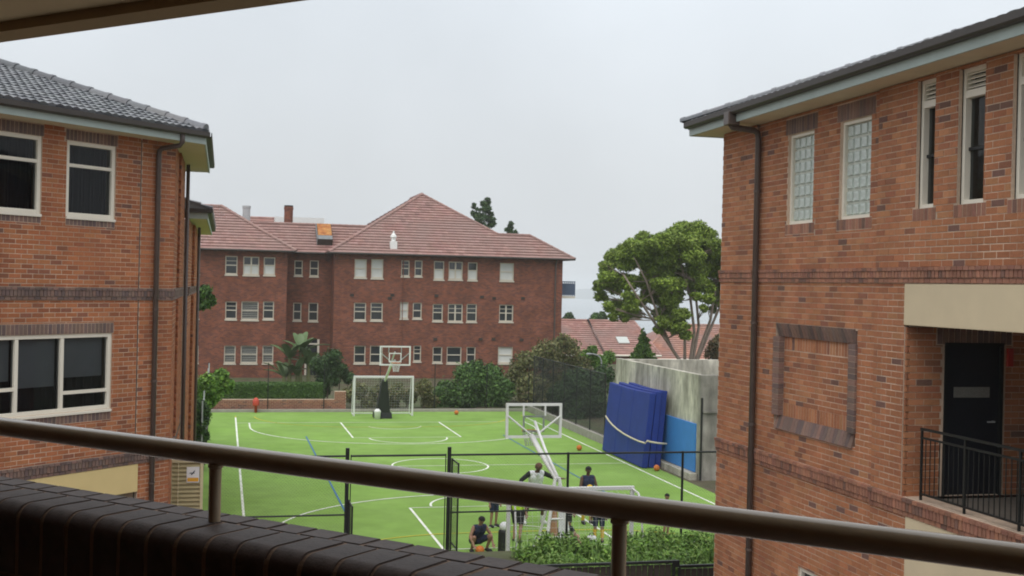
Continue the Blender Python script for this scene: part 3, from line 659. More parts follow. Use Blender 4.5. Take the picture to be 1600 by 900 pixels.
# loggia railing
RR = thing('balcony_railing', 'black metal railing in front of the dark balcony door', 'railing', (8.76, 10, 4.3))
mb = MB(); mb.fbox(f, 7, 13.56, 5.21, 5.24, -.065, -.03); mb.build('top_rail', 'black_metal', RR)
mb = MB(); mb.fbox(f, 7, 13.56, 5.10, 5.125, -.06, -.035); mb.build('bottom_rail', 'black_metal', RR)
mb = MB(); mb.fbox(f, 7, 13.56, 4.38, 4.405, -.06, -.035); mb.build('bottom_rail', 'black_metal', RR)
for s_ in (13.54, 12.62, 11.6, 10.6): mb = MB(); mb.fbox(f, s_ - .014, s_ + .014, 4.30, 5.21, -.06, -.034); mb.build('post', 'black_metal', RR)
s_ = 13.45; me = None
while s_ > 10.7:
    if me is None:
        mb = MB(); mb.box(-.005, .005, -.005, .005, 0, .70); o = mb.build('baluster', 'black_metal', RR); me = o.data
    else: o = bpy.data.objects.new('baluster', me); link(o, RR)
    o.matrix_basis = f.mat(s_, 4.402, -.047); s_ -= .10

# ================================================================== LEFT BUILDING (wall at 45 degrees, then a wing running away)
LB = thing('brick_building', 'red brick building on the left with grey tiled roof and cream windows', 'building', (-2.5, 24, 0))
KL = 25.55; f = Fr((-KL / 2, KL / 2, 0), (1, 1, 0), (1, -1, 0))     # s = (X+Y)/sqrt2
sX = lambda X: (2 * X + KL) * S2                                      # s of the wall point with this X
SE = sX(-.99); S0 = sX(-8.6)
uw = [(sX(-3.86), sX(-3.18), 8.02, 9.40), (sX(-2.81), sX(-2.03), 8.02, 9.40), (sX(-5.2), sX(-4.5), 8.02, 9.40)]
lo_ = (sX(-4.6), sX(-2.03), 4.45, 5.88); pn = (sX(-4.6), sX(-1.55), 2.1, 3.33)
holes = uw + [lo_, (pn[0], pn[1], -.2, pn[2] + .7)]
mbw = grid_wall(f, S0, SE - .02, -.3, 9.62, holes, -.32, -.005); lwall_ = mbw.build('wall', 'mortar', LB)
bands = [(S0, SE, 6.50, 6.73), (S0, SE, 3.33, 3.56)]
pat = []
for a, b, c, d in uw: pat += [(a - .03, b + .03, 9.40, 9.60), (a, b, 7.86, 8.02)]
pat += [(lo_[0], lo_[1] + .03, 5.88, 6.07), (lo_[0], lo_[1], 4.25, 4.45)]
ej = sX(-1.60); joint = (ej - .012, ej + .012, -.3, 9.62)
br = brick_rows(f, S0, SE, -.2, 9.62, holes + bands + pat + [joint, (pn[0], pn[1], 2.1, 3.33)], PAL_RED)
near, rest = split_largest(f, br)
single_bricks(f, near, 'brick', lwall_, PAL_RED, 'red'); brick_mesh('brickwork', f, rest, 'brick', lwall_, kind='stuff')
mb = MB(); mb.fbox(f, ej - .010, ej + .010, -.2, 9.6, -.02, -.003); mb.build('expansion_joint', 'black_metal', lwall_)
for a, b, c, d in bands: string_course(f, a, b, c, d, lwall_, PAL_PURPLE, .045)
pt = []
for a, b, c, d in pat: pt += soldiers(f, a, b, c, d, PAL_PURPLE, .0)
brick_mesh('soldier_course', f, pt, 'purple_brick', lwall_, depth=.05, kind='stuff')
mb = MB(); mb.fbox(f, pn[0], pn[1], 2.79, 3.325, -.28, .012); mb.build('lintel', 'render_yellow', LB, bevel=.006)
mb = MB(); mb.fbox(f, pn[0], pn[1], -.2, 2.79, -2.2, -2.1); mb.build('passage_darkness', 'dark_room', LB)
def near_window(f, rect, parent, vbars, hbars, fw=.075, back='curtain'):
    """vbars: mullion positions (fractions); hbars: (cell index, fraction) transoms"""
    a, b, c, d = rect; mb = MB()
    for x0, x1, y0, y1 in ((a, a + fw, c, d), (b - fw, b, c, d), (a + fw, b - fw, c, c + fw), (a + fw, b - fw, d - fw, d)): mb.fbox(f, x0, x1, y0, y1, -.13, -.025)
    wn = mb.build('window', 'cream_paint', parent, bevel=.006)
    mb = MB(); mb.fbox(f, a + .002, b - .002, c - .05, c - .002, -.12, .03); mb.build('sill', 'cream_paint', wn, bevel=.005)
    xs = [a + fw] + [a + v * (b - a) for v in vbars] + [b - fw]
    for v in xs[1:-1]: mb = MB(); mb.fbox(f, v - .035, v + .035, c + fw, d - fw, -.125, -.03); mb.build('mullion', 'cream_paint', wn)
    for i in range(len(xs) - 1):
        x0, x1 = xs[i] + (.035 if i else 0), xs[i + 1] - (.035 if i < len(xs) - 2 else 0); cuts = sorted([c + fw + v * (d - c - 2 * fw) for k, v in hbars if k == i]); zz = [c + fw] + cuts + [d - fw]
        for v in cuts: mb = MB(); mb.fbox(f, x0, x1, v - .03, v + .03, -.12, -.035); mb.build('transom', 'cream_paint', wn)
        for z0, z1 in zip(zz[:-1], zz[1:]): pane(f, x0, x1, z0, z1, -.08, wn)
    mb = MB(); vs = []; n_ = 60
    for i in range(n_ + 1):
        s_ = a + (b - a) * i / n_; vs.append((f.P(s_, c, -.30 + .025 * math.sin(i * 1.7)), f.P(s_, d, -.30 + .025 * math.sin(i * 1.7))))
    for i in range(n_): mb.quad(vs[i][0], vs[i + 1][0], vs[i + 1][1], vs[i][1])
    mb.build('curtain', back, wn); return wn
for r_ in uw[:2]: near_window(f, r_, LB, [], [(0, .70)])
near_window(f, uw[2], LB, [], [(0, .70)])
wn = near_window(f, lo_, LB, [.23, .44, .70], [(1, .32), (3, .22), (0, .32)], back='dark_room')
a, b, c, d = lo_; mb = MB(); mb.fbox(f, a + .44 * (b - a) + .04, a + .70 * (b - a) - .04, c + .48, d - .08, -.2, -.19); mb.build('blind', 'blind_grey', wn)
mb = MB(); mb.fbox(f, a + .70 * (b - a) + .04, b - .08, c + .62, d - .08, -.2, -.19); mb.build('blind', 'blind_grey', wn)
mb = MB(); mb.fbox(f, a + .08, a + .44 * (b - a) - .04, c + .62, d - .08, -.2, -.19); mb.build('blind', 'blind_grey', wn)
# wing running away along +Y: first tall block, then a lower one
XW = -.99; f2 = Fr((XW, 0, 0), (0, 1, 0), (1, 0, 0)); Y0 = 24.56
mb = grid_wall(f2, Y0 + .02, 30.5, -.3, 9.62, [], -.3, -.005); w2 = mb.build('wall', 'mortar', LB)
br = brick_rows(f2, Y0, 30.5, -.2, 9.62, [(Y0, 30.6, 6.50, 6.73), (Y0, 30.6, 3.33, 3.56)], PAL_RED)
br = [(a, b, c, d, h + (.05 if 26.3 < (a + b) / 2 < 28.6 else 0), col, fu) for a, b, c, d, h, col, fu in br]
brick_mesh('brickwork', f2, br, 'brick', w2, depth=.07, kind='stuff')
for z0, z1 in ((6.50, 6.73), (3.33, 3.56)): string_course(f2, Y0 - .02, 30.5, z0, z1, w2, PAL_PURPLE, .045)
f3 = Fr((XW + .12, 0, 0), (0, 1, 0), (1, 0, 0))
mb = grid_wall(f3, 30.52, 42.0, -.3, 8.4, [], -.4, -.005); w3 = mb.build('wall', 'mortar', LB)
br = brick_rows(f3, 30.5, 42, -.2, 8.4, [(30, 43, 6.50, 6.73)], PAL_RED)
br = [(a, b, c, d, h + (.07 if 33.5 < (a + b) / 2 < 36.4 else 0), col, fu) for a, b, c, d, h, col, fu in br]
brick_mesh('brickwork', f3, br, 'brick', w3, depth=.09, kind='stuff'); string_course(f3, 30.5, 42, 6.50, 6.73, w3, PAL_PURPLE, .05)
mb = MB(); mb.box(-8, XW + .1, 41.7, 41.98, -.3, 8.4); mb.box(-8, XW - .02, 30.3, 30.5, 8.4, 9.62); mb.box(-8, -7.8, 16, 42, -.3, 9.6); mb.build('rear_walls', 'far_brick', LB)
# eaves of the tall part
eaves(f, S0, SE + .24, 9.62, .55, LB); eaves(f2, Y0 - .24, 30.9, 9.62, .55, LB, dz=.004)
eaves(f3, 30.6, 42.5, 8.46, .40, LB)
mb = MB(); mb.box(XW + .1, XW + .56, 30.52, 30.597, 8.43, 8.62); mb.build('fascia', 'fascia', LB)
mb = MB(); mb.box(XW + .05, XW + .68, 30.40, 30.52, 8.585, 8.68); mb.build('gutter', 'gutter', LB)
mb = MB(); a_ = [(XW + .64, 8.68), (XW - .6, 8.68), (XW - .6, 8.68 + 1.24 * .325)]; mb.add([(x, 30.46, z) for x, z in a_] + [(x, 30.55, z) for x, z in a_], [(0, 1, 2), (5, 4, 3), (0, 3, 4, 1), (1, 4, 5, 2), (2, 5, 3, 0)]); mb.build('roof_end', 'lead', LB)
# hipped grey roof: 45 degree slope and the slope of the wing
ev = 9.85; tp = .325; cs = math.sqrt(1 + tp * tp); E_ = Vector((-.99 + .62, Y0 - .26, ev)); RUN = 4.2
uE = Vector((-1, -1, 0)).normalized(); vE = Vector((-S2, S2, tp)).normalized()
k_ = math.tan(R(22.5))                                                # the hip leaves the eave normal by 22.5 degrees
tiled_slope('roof', E_, -uE, vE, [[(-12, 0), (0, 0), (-RUN * k_, RUN * cs), (-12, RUN * cs)]], PALG, 'tile_grey', LB, .17, .30, .035, .028, 4)
tiled_slope('roof', E_, (0, 1, 0), Vector((-1, 0, tp)), [[(0, 0), (6.6, 0), (6.6, RUN * cs), (RUN * k_, RUN * cs)]], PALG, 'tile_grey', LB, .17, .30, .035, .028, 4)
hd = Vector((-1, k_, tp)); ridge_caps(E_ + hd * .05 + Vector((0, 0, .05)), E_ + hd * RUN + Vector((0, 0, .05)), LB, PALG, 'tile_grey', .40, .13)
tiled_slope('roof', (XW + .66, 30.42, 8.68), (0, 1, 0), (-1, 0, tp), [[(0, 0), (11.9, 0), (11.9, 2.6), (0, 2.6)]], PALG, 'tile_grey', LB, .17, .30, .035, .028, 4)
# downpipe
dp = sX(-1.34); P = f.P
mb = MB(); mb.tube([P(dp + .10, 9.80, .60), P(dp + .10, 9.58, .60), P(dp + .09, 9.52, .55), P(dp + .01, 9.47, .14), P(dp, 9.42, .085), P(dp, 9.34, .07), P(dp, -.02, .07)], .05, 12); mb.build('downpipe', 'downpipe', LB, smooth=True)
mb = MB()
for z_ in (8.5, 6.3, 4.9, 2.9): mb.tube([P(dp, z_, .07), P(dp, z_ + .04, .07)], .06, 12)
mb.build('pipe_bracket', 'downpipe', LB)
for y_ in (28.75, 36.5):
    mb = MB(); ff = f2 if y_ < 30 else f3; mb.tube([ff.P(y_, 8.5 if y_ > 30 else 9.6, .12), ff.P(y_, 0, .12)], .045, 10); mb.build('downpipe', 'downpipe', LB, smooth=True)
# louvred screen between left building and court
LS = thing('louvre_screen', 'beige louvred screen with small sign beside the left building', 'screen', (-.69, 26, 0))
fl = Fr((0, 26.0, 0), (1, 0, 0), (0, -1, 0)); mb = MB()
for a, b in ((-1.04, -.98), (-.40, -.34)): mb.fbox(fl, a, b, 0, 3.10, -.05, .05)
mb.fbox(fl, -.98, -.40, 3.04, 3.10, -.05, .05); mb.build('frame', 'louvre_frame', LS)
for j in range(33):
    z_ = .06 + j * .09; mb = MB(); P = fl.P; a, b = -.98, -.40
    mb.hexa([P(a, z_, .035), P(b, z_, .035), P(b, z_ + .012, .035), P(a, z_ + .012, .035), P(a, z_ + .08, -.03), P(b, z_ + .08, -.03), P(b, z_ + .092, -.03), P(a, z_ + .092, -.03)]); mb.build('louvre_blade', 'louvre', LS)
mb = MB(); mb.fbox(fl, -.86, -.84, 0, 3.05, .036, .05); mb.build('mullion', 'louvre_frame', LS)
mb = MB(); mb.fbox(fl, -.68, -.42, 2.62, 2.95, .051, .058); sg_ = mb.build('sign', 'sign_white', LS)
mb = MB(); mb.fbox(fl, -.665, -.435, 2.64, 2.72, .0585, .060); mb.build('sign_band', 'sign_orange', sg_)
mb = MB(); P = fl.P; mb.fbox(fl, -.62, -.52, 2.81, 2.83, .0585, .060); mb.hexa([P(-.60, 2.78, .0585), P(-.57, 2.78, .0585), P(-.57, 2.78, .060), P(-.60, 2.78, .060), P(-.53, 2.87, .0585), P(-.50, 2.87, .0585), P(-.50, 2.87, .060), P(-.53, 2.87, .060)]); mb.build('sign_symbol', 'sign_dark', sg_)

# ================================================================== FAR BUILDING across the court
FB = thing('brick_building', 'dark red brick three-storey building with hipped red tile roof beyond the court', 'building', (12, 88, 0))
PALR = [((.315, .18, .158), 5), ((.285, .158, .138), 4), ((.345, .205, .18), 3), ((.24, .135, .12), 1)]
yF, yR = 86.0, 88.6; Z = lambda y, Y=yF: at_y(700, y, Y).z
def far_rect(x0, x1, y0, y1, Y):
    a = at_y(x0, (y0 + y1) / 2, Y); b = at_y(x1, (y0 + y1) / 2, Y); return (a.x, b.x, at_y((x0 + x1) / 2, y1, Y).z, at_y((x0 + x1) / 2, y0, Y).z)
main = [  # x0,x1,y0,y1,kind : b blind down, h half blind, s sash, d dark
 (554, 573, 405, 434, 'b'), (580, 599, 405, 435, 'b'), (627, 640, 407, 432, 's'), (648, 660, 407, 432, 'd'), (678, 694, 408, 437, 'h'), (701, 723, 409, 437, 'H'), (731, 746, 410, 438, 'h'), (781, 803, 411, 439, 'b'),
 (553, 572, 473, 501, 's'), (579, 598, 473, 501, 's'), (625, 638, 472, 498, 'b'), (645, 659, 473, 498, 'd'), (676, 692, 475, 502, 's'), (700, 723, 475, 503, 'S'), (729, 745, 475, 503, 's'), (780, 802, 476, 503, 'S'),
 (553, 571, 540, 568, 'd'), (578, 598, 540, 568, 'd'), (646, 658, 540, 565, 's'), (676, 691, 542, 567, 'd'), (698, 721, 542, 568, 'd'), (729, 743, 542, 567, 'd'), (778, 801, 542, 568, 'b')]
lwing = [(300, 312, 400, 428, 'd'), (352, 371, 400, 429, 's'), (380, 405, 401, 430, 'H'), (412, 430, 402, 430, 'h'), (299, 311, 471, 498, 's'), (352, 370, 471, 499, 's'), (377, 404, 471, 500, 'v'), (411, 428, 471, 499, 's'),
         (298, 310, 540, 567, 's'), (350, 368, 540, 568, 'v'), (376, 402, 540, 568, 'v'), (410, 427, 540, 568, 'v')]
rec = [(460, 473, 407, 431, 'd'), (484, 498, 407, 432, 'd'), (458, 471, 473, 501, 'd'), (482, 497, 473, 502, 'd')]
def far_window(f, r, kind):
    a, b, c, d = r; fw = .065; mb = MB()
    for x0, x1, y0, y1 in ((a, a + fw, c, d), (b - fw, b, c, d), (a + fw, b - fw, c, c + .10), (a + fw, b - fw, d - fw, d)): mb.fbox(f, x0, x1, y0, y1, -.20, -.06)
    w = mb.build('window', 'cream_far', FB)
    mb = MB(); mb.fbox(f, a - .04, b + .04, c - .09, c - .002, -.15, .06); mb.build('sill', 'cream_far', w)
    cols = 2 if kind in 'HS' else 1; xs = [a + fw + (b - a - 2 * fw) * i / cols for i in range(cols + 1)]; zm = c + .10 + (d - c - .18) * .5
    if kind in 'hH': zm = c + .10 + (d - c - .18) * .55
    if cols == 2: mb = MB(); mb.fbox(f, xs[1] - .05, xs[1] + .05, c + .1, d - fw, -.19, -.08); mb.build('mullion', 'cream_far', w)
    mb = MB(); mb.fbox(f, a + fw, b - fw, zm - .035, zm + .035, -.19, -.10); mb.build('sash_rail', 'cream_far', w)
    for i in range(cols):
        for lo, hi, up in ((c + .10, zm - .035, 0), (zm + .035, d - fw, 1)):
            x0, x1 = xs[i] + (.05 if i else 0), xs[i + 1] - (.05 if i < cols - 1 else 0)
            mb = MB(); mb.fbox(f, x0, x1, lo, hi, -.17, -.16); mb.build('pane', 'glass_far', w)
            if kind == 'b' or (kind in 'hH' and not up): mb = MB(); mb.fbox(f, x0, x1, lo, hi, -.159, -.15); mb.build('blind', 'blind', w)
            elif kind in 'sS' and up:
                mb = MB(); q_ = (lo + hi) / 2; mb.fbox(f, x0, x1, q_ - .02, q_ + .02, -.159, -.145); mb.build('glazing_bar', 'cream_far', w)
            elif kind == 'v':
                for k in range(4):
                    q_ = lo + (hi - lo) * (k + .5) / 4; mb = MB(); mb.fbox(f, x0, x1, q_ - .03, q_ + .03, -.159, -.15); mb.build('blind_slat', 'blind_slat', w)
f = Fr((0, yF, 0), (1, 0, 0), (0, -1, 0)); XM0, XM1 = 7.72, 24.82
rm = [far_rect(*w[:4], yF) for w in main]; mb = grid_wall(f, XM0, XM1, -1, 8.95, rm, -.35, 0); fwall = mb.build('wall', 'far_brick', FB)
for r_, w in zip(rm, main): far_window(f, r_, w[4])
rl = [far_rect(*w[:4], yF) for w in lwing]; mb = grid_wall(f, -6.2, 4.36, -1, 8.95, rl, -.35, 0); mb.build('wall', 'far_brick', FB)
for r_, w in zip(rl, lwing): far_window(f, r_, w[4])
fr_ = Fr((0, yR, 0), (1, 0, 0), (0, -1, 0)); rr = [far_rect(*w[:4], yR) for w in rec]; dd = far_rect(477, 497, 530, 603, yR)
mb = grid_wall(fr_, 4.2, 8.0, -1, 8.95, rr + [dd], -.3, 0); mb.build('wall', 'far_brick', FB)
for r_, w in zip(rr, rec): far_window(fr_, r_, 'd')
mb = MB(); mb.fbox(fr_, dd[0] - .06, dd[0] + .08, dd[2], dd[3], -.2, .02); mb.fbox(fr_, dd[1] - .08, dd[1] + .06, dd[2], dd[3], -.2, .02); mb.fbox(fr_, dd[0] + .08, dd[1] - .08, dd[3] - .4, dd[3] - .3, -.2, .02); dn = mb.build('doorway', 'cream_paint', FB)
mb = MB(); mb.fbox(fr_, dd[0], dd[1], dd[2], dd[3], -.26, -.22); mb.build('door', 'black_door', dn)
# body: side walls, rear, soffits
mb = MB(); mb.box(XM0, XM0 + .35, yF + .352, 104, -1, 8.95); mb.box(XM1 - .35, XM1, yF + .352, 104, -1, 8.95); mb.box(4.01, 4.36, yF + .352, 100, -1, 8.95); mb.box(-6.2, -5.85, yF + .352, 100, -1, 8.95); mb.box(-6.2, XM1, 104, 104.3, -1, 8.95); mb.build('side_wall', 'far_brick', FB)
mb = MB(); mb.box(-6.8, 4.9, yF - .6, yF + .5, 8.955, 9.0); mb.box(7.2, 25.5, yF - .6, yF + .5, 8.955, 9.0); mb.box(4.9, 7.2, yR - .6, yR + .5, 8.955, 9.0); mb.box(24.7, 25.5, yF + .5, 104, 8.955, 9.0); mb.box(7.2, 7.9, yF + .5, yR + .5, 8.955, 9.0); mb.build('soffit', 'timber_dark', FB)
def gut(pts):
    mb = MB(); mb.tube(pts, .075, 8); mb.build('gutter', 'gutter', FB)
ez = 9.0; ye = yF - .62; tp = .63; cs = math.sqrt(1 + tp * tp)
gut([(-6.9, ye, ez), (4.95, ye, ez)]); gut([(7.15, ye, ez), (25.6, ye, ez)]); gut([(4.9, yR - .62, ez), (7.2, yR - .62, ez)]); gut([(25.58, ye, ez), (25.58, 104, ez)])
TS = dict(tw=.34, tl=.40, lift=.075)
def slope(O, u, v, polys, **k): return tiled_slope('roof', O, u, v, polys, PALR, 'tile_red', FB, **{**TS, **k})
# main front slope, its extension, left and right slopes
Lm = 7.95; Le = 2.85; x0 = 7.2; xa = x0 + Lm
slope((x0, ye, ez), (1, 0, 0), (0, 1, tp), [[(0, 0), (2 * Lm, 0), (Lm, Lm * cs)], [(2 * Lm, 0), (18.4, 0), (18.4 - Le, Le * cs), (2 * Lm - Le, Le * cs)]])
slope((x0, ye, ez), (0, 1, 0), (1, 0, tp), [[(0, 0), (14, 0), (14, Lm * cs), (Lm, Lm * cs)]])
slope((x0 + 2 * Lm, ye + 14, ez), (0, -1, 0), (-1, 0, tp), [[(0, 0), (14, 0), (14 - Lm, Lm * cs), (0, Lm * cs)]])
slope((x0 + 18.4, ye + 14, ez), (0, -1, 0), (-1, 0, tp), [[(0, 0), (14, 0), (14 - Le, Le * cs), (0, Le * cs)]])
za = ez + Lm * tp
ridge_caps((x0, ye, ez + .06), (xa, ye + Lm, za + .06), FB, PALR, 'tile_red', .5, .14); ridge_caps((x0 + 2 * Lm - Le, ye + Le, ez + Le * tp + .06), (xa, ye + Lm, za + .06), FB, PALR, 'tile_red', .5, .12)
ridge_caps((x0 + 18.4, ye, ez + .06), (x0 + 18.4 - Le, ye + Le, ez + Le * tp + .06), FB, PALR, 'tile_red', .5, .12); ridge_caps((x0 + 18.4 - Le, ye + Le, ez + Le * tp + .05), (x0 + 2 * Lm - Le, ye + Le, ez + Le * tp + .05), FB, PALR, 'tile_red', .5, .12)
ridge_caps((xa, ye + Lm, za + .05), (xa, ye + 14, za + .05), FB, PALR, 'tile_red', .5, .14)
# connecting roof behind the recess
Lr = 3.5; yr = yR - .62
slope((3.5, yr, ez), (1, 0, 0), (0, 1, tp), [[(-4, 0), (8.5, 0), (8.5, Lr * cs), (-4, Lr * cs)]]); slope((12, yr + 2 * Lr, ez), (-1, 0, 0), (0, -1, tp), [[(0, 0), (12.5, 0), (12.5, Lr * cs), (0, Lr * cs)]])
ridge_caps((-.5, yr + Lr, ez + Lr * tp + .05), (12, yr + Lr, ez + Lr * tp + .05), FB, PALR, 'tile_red', .5, .13)
# left wing roof
Ll = 5.25; xl = 4.95; xb = -6.9
slope((xb, ye, ez), (1, 0, 0), (0, 1, tp), [[(0, 0), (xl - xb, 0), (xl - xb - Ll, Ll * cs), (Ll, Ll * cs)]]); slope((xl, ye + 12, ez), (0, -1, 0), (-1, 0, tp), [[(0, 0), (12, 0), (12 - Ll, Ll * cs), (0, Ll * cs)]]); slope((xb, ye, ez), (0, 1, 0), (1, 0, tp), [[(0, 0), (12, 0), (12, Ll * cs), (Ll, Ll * cs)]])
ridge_caps((xl, ye, ez + .06), (xl - Ll, ye + Ll, ez + Ll * tp + .06), FB, PALR, 'tile_red', .5, .14); ridge_caps((xb, ye, ez + .06), (xb + Ll, ye + Ll, ez + Ll * tp + .06), FB, PALR, 'tile_red', .5, .14)
ridge_caps((xl - Ll, ye + Ll, ez + Ll * tp + .05), (xb + Ll, ye + Ll, ez + Ll * tp + .05), FB, PALR, 'tile_red', .5, .14)
# chimney, vents, rusty roof hatch, wall vents
c = at_y(450.5, 352, 94.5); tz = at_y(450.5, 323, 94.5).z
mb = MB(); mb.lathe((c.x, 94.5, 9), [(.34, 0), (.34, tz - 9 - .25), (.37, tz - 9 - .22), (.37, tz - 9 - .05), (.33, tz - 9)], 16); ch = mb.build('chimney', 'far_brick', FB)
mb = MB(); mb.lathe((c.x, 94.5, tz), [(.35, 0), (.35, .10)], 16); mb.build('chimney_cap', 'black_metal', ch)
h0 = at_y(507, 382, 89.4); n_up = Vector((0, -tp, 1)).normalized(); vv = Vector((0, 1, tp)).normalized(); ux = Vector((1, 0, 0))
base = Vector((h0.x, yr + .75, ez + .75 * tp)); hw = .55
def hx(a, b, c_, d_, e0, e1): return [base + ux * s_ + vv * t_ + n_up * w_ for w_ in (e0, e1) for s_, t_ in ((a, c_), (b, c_), (b, d_), (a, d_))]
mb = MB(); mb.hexa(hx(-hw, hw, .25, 2.5, -.1, .55)); hatch = mb.build('roof_hatch', 'timber_dark', FB); mb = MB(); mb.hexa(hx(-hw + .04, hw - .04, .75, 2.47, .551, .60)); mb.build('hatch_lid', 'rust', hatch); mb = MB(); mb.hexa(hx(-hw + .02, hw - .02, .20, .74, .551, .585)); mb.build('hatch_flashing', 'lead', hatch); mb = MB(); mb.hexa(hx(-hw - .05, -hw - .005, .2, 2.5, .0, .60)); mb.build('hatch_edge', 'lead', hatch)
b0 = at_y(614, 389, 86.4); t0 = ez + (86.2 - ye) * tp
mb = MB(); mb.box(b0.x - .25, b0.x + .25, 86.0, 86.5, t0 - .3, t0 + .45); mb.lathe((b0.x, 86.25, t0 + .44), [(.17, 0), (.17, .3), (.24, .32), (.2, .45), (.07, .62), (.05, .78)], 12); mb.build('roof_vent', 'white_paint', FB)
p = at_y(385, 338, 96); mb = MB(); mb.lathe((p.x, 96, 10), [(.30, 0), (.30, at_y(385, 326, 96).z - 10), (.33, at_y(385, 325, 96).z - 10), (.33, at_y(385, 321.5, 96).z - 10)], 14); mb.build('roof_vent', 'metal_grey', FB)
mb = MB(); p = at_y(868, 410, yF); mb.tube([(p.x, yF - .5, 8.98), (p.x, yF - .1, 8.6), (p.x, yF - .09, 0)], .06, 8); mb.build('downpipe', 'downpipe', FB)
mb = MB(); p = at_y(626, 600, yF); mb.tube([(p.x, yF - .06, 8.9), (p.x, yF - .06, 0)], .03, 6); mb.build('downpipe', 'far_brick', FB)
for x, y in ((609, 466), (682, 462), (753, 464), (772, 466), (817, 466), (680, 530), (751, 530), (771, 530), (815, 531), (550, 461), (613, 461)):
    p = at_y(x, y, yF); mb = MB(); mb.box(p.x - .14, p.x + .14, yF - .06, yF + .02, p.z - .1, p.z + .1); mb.build('wall_vent', 'timber_dark', fwall)
# small balcony on the side
mb = MB(); bz = at_y(888, 463, 88).z; bt_ = at_y(888, 441, 88).z; mb.box(XM1 + .01, 26.25, 87.3, 89.2, bz - .15, bz + .02); bal = mb.build('balcony_slab', 'cream_paint', FB)
for k in range(9): mb = MB(); x = XM1 + .06 + k * .165; mb.box(x - .03, x + .03, 87.32, 87.38, bz + .02, bt_); mb.build('balcony_bar', 'balcony_rail_blue', bal)
mb = MB(); mb.box(XM1 + .02, 26.25, 87.31, 87.39, bt_, bt_ + .07); mb.box(26.18, 26.25, 87.39, 89.2, bt_, bt_ + .07); mb.box(XM1 + .02, 26.25, 87.335, 87.365, bz + .1, bt_ - .1); mb.build('balcony_handrail', 'balcony_rail_blue', bal)

# ================================================================== BACKGROUND HOUSES
def house(label, X0, X1, Y0_, depth, ze, zr, wallm, pal, hipL, hipR, zb=-4, extras=None, cat='house'):
    h = thing('house', label, cat, ((X0 + X1) / 2, Y0_ + depth / 2, zb), 'tiled houses beyond the court')
    mb = MB(); mb.box(X0 + .4, X1 - .4, Y0_ + .4, Y0_ + depth - .4, zb, ze); mb.build('wall', wallm, h)
    tp_ = (zr - ze) / (depth / 2); c_ = math.sqrt(1 + tp_ * tp_); Lh = depth / 2; w = X1 - X0
    a = Lh * hipL; b = Lh * hipR
    tiled_slope('roof', (X0, Y0_, ze), (1, 0, 0), (0, 1, tp_), [[(0, 0), (w, 0), (w - b, Lh * c_), (a, Lh * c_)]], pal, 'tile_red', h, .40, .38, .06)
    mb = MB(); A = [(X0, Y0_, ze - .02), (X1, Y0_, ze - .02), (X1, Y0_ + depth, ze - .02), (X0, Y0_ + depth, ze - .02)]; r0 = (X0 + a, Y0_ + Lh, zr - .02); r1 = (X1 - b, Y0_ + Lh, zr - .02)
    mb.add(A + [r0, r1], [(0, 3, 4), (1, 5, 2), (3, 2, 5, 4), (0, 4, 5, 1)]); mb.cur = None; o = mb.build('roof_back', 'tile_red', h)
    at = o.data.color_attributes.new('col', 'FLOAT_COLOR', 'POINT'); at.data.foreach_set('color', [v for _ in o.data.vertices for v in (.3, .15, .12, 1)])
    ridge_caps((r0[0], r0[1], zr + .03), (r1[0], r1[1], zr + .03), h, pal, 'tile_red', .6, .14)
    if hipR: ridge_caps((X1, Y0_, ze + .03), (r1[0], r1[1], zr + .03), h, pal, 'tile_red', .6, .14)
    if hipL: ridge_caps((X0, Y0_, ze + .03), (r0[0], r0[1], zr + .03), h, pal, 'tile_red', .6, .14)
    mb = MB(); mb.tube([(X0, Y0_ - .05, ze), (X1, Y0_ - .05, ze)], .09, 8); mb.build('gutter', 'cream_paint', h)
    return h
PALP = [((.37, .20, .17), 4), ((.33, .17, .145), 3), ((.42, .24, .20), 2)]
PALO = [((.40, .19, .13), 4), ((.36, .165, .115), 3), ((.44, .225, .16), 2)]
hA = house('long low house with pink tiled roof and skylight behind the court', 27.5, 39.4, 103, 11, .75, 3.75, 'far_brick', PALP, 0, .15)
sk = at_y(973, 529, 105.2); tpA = 3.0 / 5.5; mb = MB(); vA = Vector((0, 1, tpA)).normalized(); nA = Vector((0, -tpA, 1)).normalized(); bs = Vector((sk.x, 105.2, .75 + 2.2 * tpA))
mb.hexa([bs + Vector((s_, 0, 0)) + vA * t_ + nA * w_ for w_ in (0, .16) for s_, t_ in ((-.55, -.5), (.55, -.5), (.55, .6), (-.55, .6))]); mb.build('skylight', 'acrylic', hA)
mb = MB(); mb.tube([(33.9, 103, .95), (33.9, 108.3, 3.85)], .10, 6); mb.build('roof_verge', 'tile_red', hA)
o = hA.children[-1]; at = o.data.color_attributes.new('col', 'FLOAT_COLOR', 'POINT'); at.data.foreach_set('color', [v for _ in o.data.vertices for v in (.40, .25, .21, 1)])
house('house with orange-pink tiled roof behind the large tree', 39.0, 56, 108, 12, .1, 3.3, 'cream_paint', PALO, .9, .5)
house('small distant house with orange roof between the brick building and the tree', 29, 37, 130, 8, 2.2, 4.6, 'cream_paint', PALO, .6, .6)
hB = house('pink tiled house roof rising behind the left wing of the red brick building', -2, 8, 108, 10, 9.5, 12.7, 'cream_paint', PALP, .5, .5, 0)
mb = MB(); mb.box(4.2, 8.4, 104.5, 107, 2, 12.45); mb.build('parapet_wall', 'white_paint', hB)

